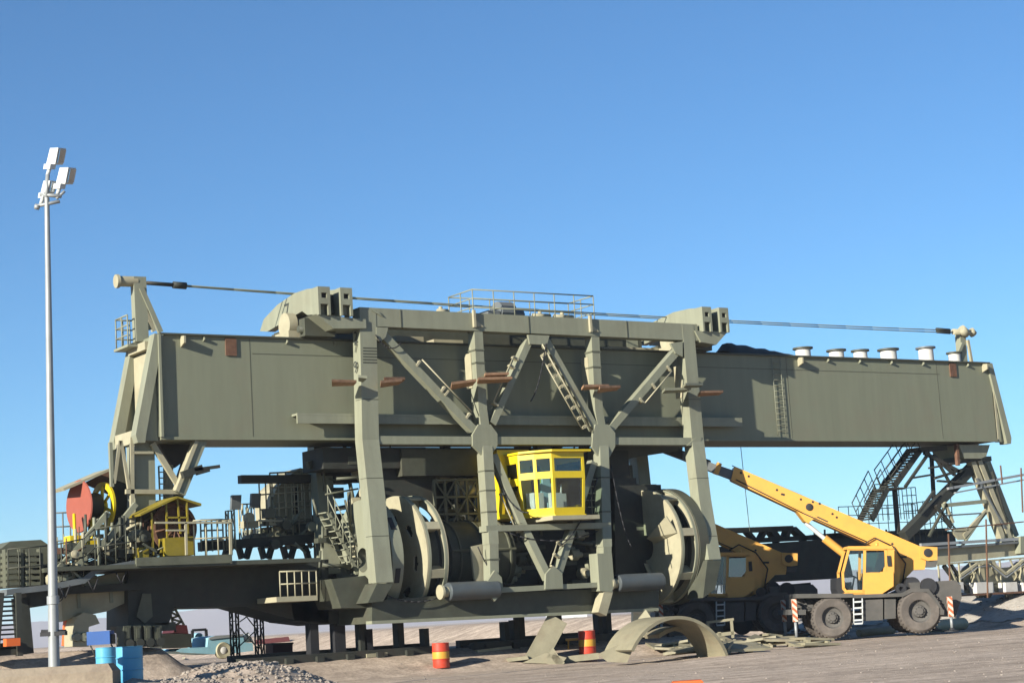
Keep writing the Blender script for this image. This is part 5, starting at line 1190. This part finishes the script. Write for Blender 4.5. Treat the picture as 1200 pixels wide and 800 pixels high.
drum('oil_drum', 152.5, 798.5, 47, .88, .33, BLU, 'bright light blue oil drum in the left foreground, nearer and sunlit', 'blue drums')
drum('oil_drum', 125, 793, 49.5, .78, .27, BLU, 'blue drum half hidden behind the nearer drum and the concrete block', 'blue drums')
g1 = GH(517.5, 782); g2 = GH(689, 767.5)
def dist(p): return p.dot(F0)
drum('oil_drum', 517.5, 782, dist(g1), .80, .275, RED, 'red and yellow banded drum standing alone right of centre-left jack stands', 'red and yellow drums', BYEL)
drum('oil_drum', 689, 767.5, dist(g2), .84, .29, RED, 'red and yellow banded drum beside the small yellow trestle', 'red and yellow drums', BYEL)
# small trestle
c = PD(674, 765, dist(g2)+.6); m_ = MB(); s_ = (dist(g2)+.6)/FPX
t = thing('trestle', 'small ochre steel trestle left of the far red barrel', 'trestle', c)
MB().obox(c+ZZ*.48, R0*.30, F0*.2, ZZ*.04).build('top', BYEL, t)
for dx in (-.24, .24):
    for dy in (-.15, .15): MB().tube(c+R0*dx+F0*dy-ZZ*.03, c+R0*dx*.85+F0*dy+ZZ*.45, .03, 6).build('leg', BYEL, t)
# blue box and its frame
c = PD(118, 751, 54); t = thing('blue_tank', 'blue box tank on a low frame behind the foreground drums', 'tank', c-ZZ*.2)
MB().obox(c+ZZ*.1, R0*.33, F0*.3, ZZ*.19).build('tank', BLD, t)
m_ = MB()
for dx in (-.3, .3): m_.tube(c+R0*dx-ZZ*.1, c+R0*(dx+.15)-ZZ*.42, .025, 5)
m_.obox(c+R0*.36+ZZ*.05, R0*.03, F0*.2, ZZ*.14); m_.build('frame', DKM, t)
# orange panel and pale gear bits under the tapered arm
c = Lp(82, 754, YG+1.2); MB_ = MB(); MB_.prism([Lp(78, 726, YG+1.2), Lp(88, 728, YG+1.2), Lp(87, 745, YG+1.2), Lp(83, 757, YG+1.2), Lp(76, 756, YG+1.2)], (0, .3, 0)); tag(MB_.build('orange_panel', ORF), 'torn orange panel hanging below the pale tapered arm', 'panel')
t = thing('bogie_unit', 'spare pale olive bogie unit beside the orange panel', 'bogie', Lp(100, 757, YG+.3))
MB().prism([Lp(86, 740, YG+.3), Lp(90, 722, YG+.3), Lp(98, 717, YG+.3), Lp(112, 720, YG+.3), Lp(117, 730, YG+.3), Lp(104, 734, YG+.3), Lp(104, 757, YG+.3), Lp(86, 757, YG+.3)], (0, .8, 0)).build('frame', OLP, t)
for px in (91, 99): MB().lathe(Lp(px, 746, YG+.2), (0, 1, 0), [(0, 0), (.12, 0), (.14, .1), (.14, .3)], 14).build('wheel', OL, t)

# light blue utility pickup bed
YP = YL+5.5
pk = thing('pickup_truck', 'old light blue pickup with lowered flat rear parked beyond the jack stands', 'pickup', L(262, 769, YP))
def K(px, py, y=YP): return PY(px, py, y)
body = [(207, 762.5), (213, 759), (243, 757.5), (244, 747), (252, 744.5), (280, 742.5), (285, 743), (286, 752), (296, 753), (297, 762), (273, 765), (272, 758), (267, 754), (259, 754), (254, 758), (252, 766), (232, 765), (212, 764)]
MB().prism([K(a, b) for a, b in body], (0, 1.7, 0)).build('body', BLUP, pk)
MB().prism([K(244, 746.8, YP+.05), K(252, 744.3, YP+.05), K(284, 742.3, YP+.05), K(284, 744.5, YP+.05), K(244, 749, YP+.05)], (0, -.09, 0)).build('trim', GALV, pk)
m_ = MB(); m_.path([K(286, 743, YP+.1), K(291, 741, YP+.1), K(297, 753, YP+.1)], .03, 5); m_.build('windscreen_frame', GALV, pk)
MB().prism([K(287, 752, YP+.15), K(286, 744, YP+.15), K(290, 742, YP+.15), K(295, 752, YP+.15)], (0, 1.3, 0)).build('windscreen', GLG, pk)
for dy in (-.05, 1.5):
    wv = MB().lathe(K(262.5, 761.5, YP+dy), (0, 1, 0), [(.14, .02), (.26, 0), (.29, .05), (.29, .2), (0, .2)], 24).build('wheel', OLP, pk); MB().lathe(K(262.5, 761.5, YP+dy), (0, 1, 0), [(0, -.01), (.07, -.01), (.13, .015)], 18).build('hub', WHT, wv)
t = thing('generator_frame', 'black open frame with a blue motor inside behind the pickup', 'generator', K(234, 757, YP+.8))
m_ = MB()
for p, q in (((226, 738), (226, 757)), ((242, 737), (243, 757)), ((226, 738), (242, 737)), ((226, 755), (243, 755))):
    m_.bar(K(*p, YP+2), K(*q, YP+2), .09, .08); m_.bar(K(*p, YP+2.9), K(*q, YP+2.9), .09, .08)
m_.build('frame', BLK, t); MB().lathe(K(234, 748, YP+2.1), (0, 1, 0), [(0, 0), (.18, 0), (.22, .1), (.22, .5), (0, .5)], 16).build('motor', BLUP, t)
# red lattice crane piece
t = thing('crane_boom_section', 'dark red lattice boom section lying by the wheel bogies', 'boom section', K(210, 760, YP+3))
m_ = MB()
for dy in (0, .6):
    for p, q in (((198, 712), (206, 740)), ((204, 710), (216, 732)), ((199, 716), (206, 714)), ((201, 724), (210, 721)), ((204, 733), (213, 728)), ((199, 716), (209, 721)), ((202, 725), (213, 728))): m_.bar(K(*p, YP+dy), K(*q, YP+dy), .07, .06)
m_.build('lattice', DKM, t)
MB().prism([K(203, 741, YP), K(207, 731, YP), K(219, 732, YP), K(221, 742, YP)], (0, 1.0, 0)).build('machine_body', DRED, t); MB().prism([K(190, 742, YP), K(224, 742, YP), K(225, 758, YP), K(190, 759, YP)], (0, 1.1, 0)).build('machine_base', DKM, t)

# steel beams lying in the shadow under the machine
random.seed(3); sb_ = [((300, 757), (340, 752), .35, DRED), ((215, 776-4), (250, 770), .1, OLP), ((340, 772), (420, 770), .1, OL), ((560, 765), (600, 760), .09, OLP), ((430, 771), (500, 765), .12, OLP), ((640, 752), (670, 748), .2, DKM), ((850, 733), (885, 729), .1, OLP)]
sl = ['dark red beam on the ground behind the lattice masts', 'thin pale bar on the ground below the pickup', 'long olive bar lying below the leftmost jack stands', 'thin pale bar lying right of the near barrel', 'pale timber lying between the left jack stands', 'dark short beam lying left of the far barrel', 'pale bar lying in front of the shaded crane']
for (p, q, h_, m0), lb in zip(sb_, sl):
    A, B = GH(*p), GH(*q); B = A+(B-A).normalized()*min((B-A).length, 5.0); o = MB().bar(A+ZZ*h_*.6, B+ZZ*h_*.6, h_, .22).build('steel_beam', m0); tag(o, lb, 'beam')
t = thing('dark_crate', 'dark square steel crate beside the leftmost jack stand', 'crate', K(330, 768, YP-2))
MB().prism([K(320, 754, YP-2), K(343, 754, YP-2), K(343, 767, YP-2), K(320, 768, YP-2)], (0, .6, 0)).build('body', DRED, t); MB().bar(K(319, 754, YP-2.05), K(344, 753, YP-2.05), .06, .7).build('lid', DKM, t)

# leaning channel and scrap plates in front
def GP(px, py, lift=0, d=None):
    g_ = GH(px, py) if d is None else PD(px, py, d); return g_+ZZ*lift
d0 = dist(GH(630, 776))
A, B = PD(626, 775, d0), PD(654, 724, d0+.7)
m_ = MB(); m_.bar(A, B, .62, .05, F0); sx = (B-A).normalized().cross(F0).normalized(); m_.bar(A+sx*.33, B+sx*.33, .05, .32, F0); m_.bar(A-sx*.33, B-sx*.33, .05, .32, F0)
tag(m_.build('leaning_channel', PLATE), 'olive steel channel leaning up from the ground below the frame centre', 'steel channel')
t = thing('scrap_plate', 'bent olive plates and brackets at the foot of the leaning channel', 'scrap plate', GH(640, 776)); m_ = MB()
for pts in (((612, 776), (640, 764), (664, 770), (656, 781), (640, 777)), ((640, 770), (648, 758), (656, 770)), ((592, 771), (618, 768), (620, 772), (596, 775)), ((650, 764), (662, 776), (655, 782), (646, 770))):
    m_.prism([PD(a, b, d0-.3) for a, b in pts], F0*.35)
m_.build('bent_plate', PLATE, t)
o = MB().bar(PD(656, 773, d0+.2), PD(702, 768, d0+.2), .20, .5, F0).build('flat_beam', PLATE); tag(o, 'flat olive beam lying between the bent plates and the arch plate', 'beam')
# arch plates
d1 = dist(GH(772, 776)); s_ = d1/FPX
def arch(cx, cy, r, dep, th, a0, a1, d_, name, lb, flare=False):
    c = PD(cx, cy, d_); axd = (F0*.86-R0*.50).normalized(); side = axd.cross(ZZ).normalized()
    side = -side if side.dot(R0) < 0 else side
    N_ = 28; vs = []; 
    for k, (off, rr) in enumerate(((0, r), (dep, r), (dep, r-th), (0, r-th))):
        for i in range(N_+1):
            an = R_(a0+(a1-a0)*i/N_); vs.append(c+axd*off+side*math.cos(an)*rr*1.06+ZZ*math.sin(an)*rr)
    n1 = N_+1; fs_ = []
    for k in range(4):
        kk = (k+1) % 4
        for i in range(N_): fs_.append([k*n1+i, k*n1+i+1, kk*n1+i+1, kk*n1+i])
    fs_.append([0, n1, 2*n1, 3*n1]); fs_.append([3*n1+N_, 2*n1+N_, n1+N_, N_])
    return MB().add(vs, fs_).build(name, PLATE)
t = thing('arch_plate', 'large curved half round steel shell lying open towards the camera', 'curved plate', PD(790, 776, d1))
def reparent(o, p): o.data.transform(Matrix.Translation(-p.location)); o.parent = p; return o
reparent(arch(797, 793, 70*s_, 1.5, .10, 17, 150, d1, 'outer_shell', ''), t)
m_ = MB(); m_.prism([PD(a, b, d1-.05) for a, b in ((700, 766), (732, 752), (745, 752), (735, 776), (712, 775))], F0*.08); m_.build('flared_end', PLATE, t)
t = thing('arch_plate', 'smaller curved steel shell nested inside the large one', 'curved plate', PD(795, 776, d1+1))
reparent(arch(802, 796, 63*s_, .8, .12, 22, 120, d1+1.6, 'inner_shell', ''), t)
# scrap row right of the arch
random.seed(21); k = 0
lbs = 'flat olive scrap piece in the scrap row between the arch plates and the crane'
for px in range(778, 964, 6):
    py = 774-(px-778)*.085+random.uniform(-13, 1); g_ = GH(px, py); m_ = MB(); ang_ = random.uniform(-.5, .5); u = (R0*math.cos(ang_)+F0*math.sin(ang_)); v2 = V((-u.y, u.x, 0))
    ln = random.uniform(.25, 1.1); m_.obox(g_+ZZ*random.uniform(.08, .26), u*ln/2*1.3+ZZ*random.uniform(-.10, .10), v2*random.uniform(.2, .6)+ZZ*random.uniform(-.08, .12), ZZ*.04)
    m_.obox(g_+ZZ*.10+u*ln*.3, u*.05, v2*.2, ZZ*random.uniform(.06, .16)); m_.tube(g_+ZZ*.12-u*ln*.5, g_+ZZ*.16+u*ln*.5, .04, 6)
    tag(m_.build('scrap_piece', PLATE), lbs, 'scrap piece', 'flat olive scrap pieces between the arch plates and the crane')
g_ = GH(985, 747); tag(MB().obox(g_+ZZ*.05, R0*.34+ZZ*.02, F0*.25, ZZ*.03).obox(g_+ZZ*.09+R0*.1, R0*.2, F0*.2-ZZ*.02, ZZ*.02).build('white_sheet', WHT), 'crumpled white sheet on the ground under the front of the crane', 'sheet')
# low platform piece behind the scrap
t = thing('low_frame', 'low olive steel frame behind the right end of the arch plates', 'steel frame', GH(845, 752)); dd = dist(GH(845, 752))
m_ = MB(); m_.bar(PD(828, 729, dd), PD(860, 725, dd), .09, .1, F0); m_.bar(PD(828, 745, dd), PD(861, 741, dd), .12, .5, F0); m_.bar(PD(843, 740, dd), PD(844, 748, dd), .12, .1, F0); m_.bar(PD(857, 725, dd), PD(859, 747, dd), .10, .1, F0); m_.bar(PD(830, 729, dd), PD(831, 748, dd), .08, .1, F0); m_.build('frame', PLATE, t)
# pale lump behind the arch
c = GH(762, 760); t = PD(762, 726, dist(c)); m_ = MB()
m_.prism([PD(a, b, 64.) for a, b in ((749, 724), (757, 714), (766, 728), (760, 736), (757, 746), (746, 746), (749, 734))], F0*.5)
tag(m_.build('cast_bracket', OLP), 'pale cast bracket standing behind the top of the arch plate', 'bracket')
# orange case at the bottom edge
c = PD(805, 797, 36.5); g_ = hgt(c.x, c.y)
m_ = MB(); m_.obox(V((c.x, c.y, g_+.10)), R0*.29, F0*.25, ZZ*.10); m_.obox(V((c.x, c.y, g_+.21)), R0*.27, F0*.23, ZZ*.012)
tag(m_.build('orange_case', ORF), 'flat bright orange case on the bare ground at the bottom edge', 'case')
# black mass behind scrap; shade on the crane carrier put into its colour
t = thing('shaded_carrier', 'long black mass of the shaded crane carrier behind the scrap row', 'crane carrier', PD(870, 744, 80))
MB().prism([PD(a, b, 80.5) for a, b in ((742, 702), (922, 694), (922, 738), (742, 744))], F0*1.6).build('carrier_body', DKM, t)
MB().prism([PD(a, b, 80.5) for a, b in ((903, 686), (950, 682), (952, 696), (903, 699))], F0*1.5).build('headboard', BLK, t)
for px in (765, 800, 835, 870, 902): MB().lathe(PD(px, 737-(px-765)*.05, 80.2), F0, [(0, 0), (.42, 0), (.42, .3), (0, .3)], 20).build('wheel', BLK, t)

# far plain: white site cabin, pale pipes, berms
t = thing('site_cabin', 'small white site cabin far out on the plain', 'cabin', PD(665, 733, 215))
MB().prism([PD(a, b, 215) for a, b in ((640, 719.5), (688, 717), (688, 731), (640, 734))], F0*2.5).build('wall', LMP, t)
MB().prism([PD(a, b, 214.8) for a, b in ((639, 718.5), (689, 716), (689, 717.3), (639, 719.8))], F0*3).build('roof', LMP, t)
for px in (652, 672): MB().prism([PD(a, b, 214.7) for a, b in ((px, 723), (px+5, 722.8), (px+5, 726.5), (px, 726.8))], F0*.1).build('window', DKM, t)
random.seed(9)
for k, px in enumerate((512, 528, 541, 552, 563)):
    c = PD(px, 742.5-(px-510)*.06, 120); m_ = MB(); m_.obox(c+ZZ*.1, (R0*math.cos(.3*k)+F0*math.sin(.3*k))*random.uniform(.4, .9), F0*.3, ZZ*random.uniform(.1, .22)); m_.tube(c-R0*.8, c+R0*.9+ZZ*.3, .06, 6)
    tag(m_.build('rubble_block', OLP), 'pale rubble and pipe piece far beyond the near barrel', 'rubble', 'pale rubble beyond the near barrel')
# thin wire hanging from the girder
A, B = PY(868, 523, YG+1), PY(881, 622, YG+1); B.x = A.x+.12; B.y = A.y
tag(MB().tube(A, B, .014, 5).build('hanging_cable', ROPE), 'thin cable hanging down from the girder right of the portal', 'cable')
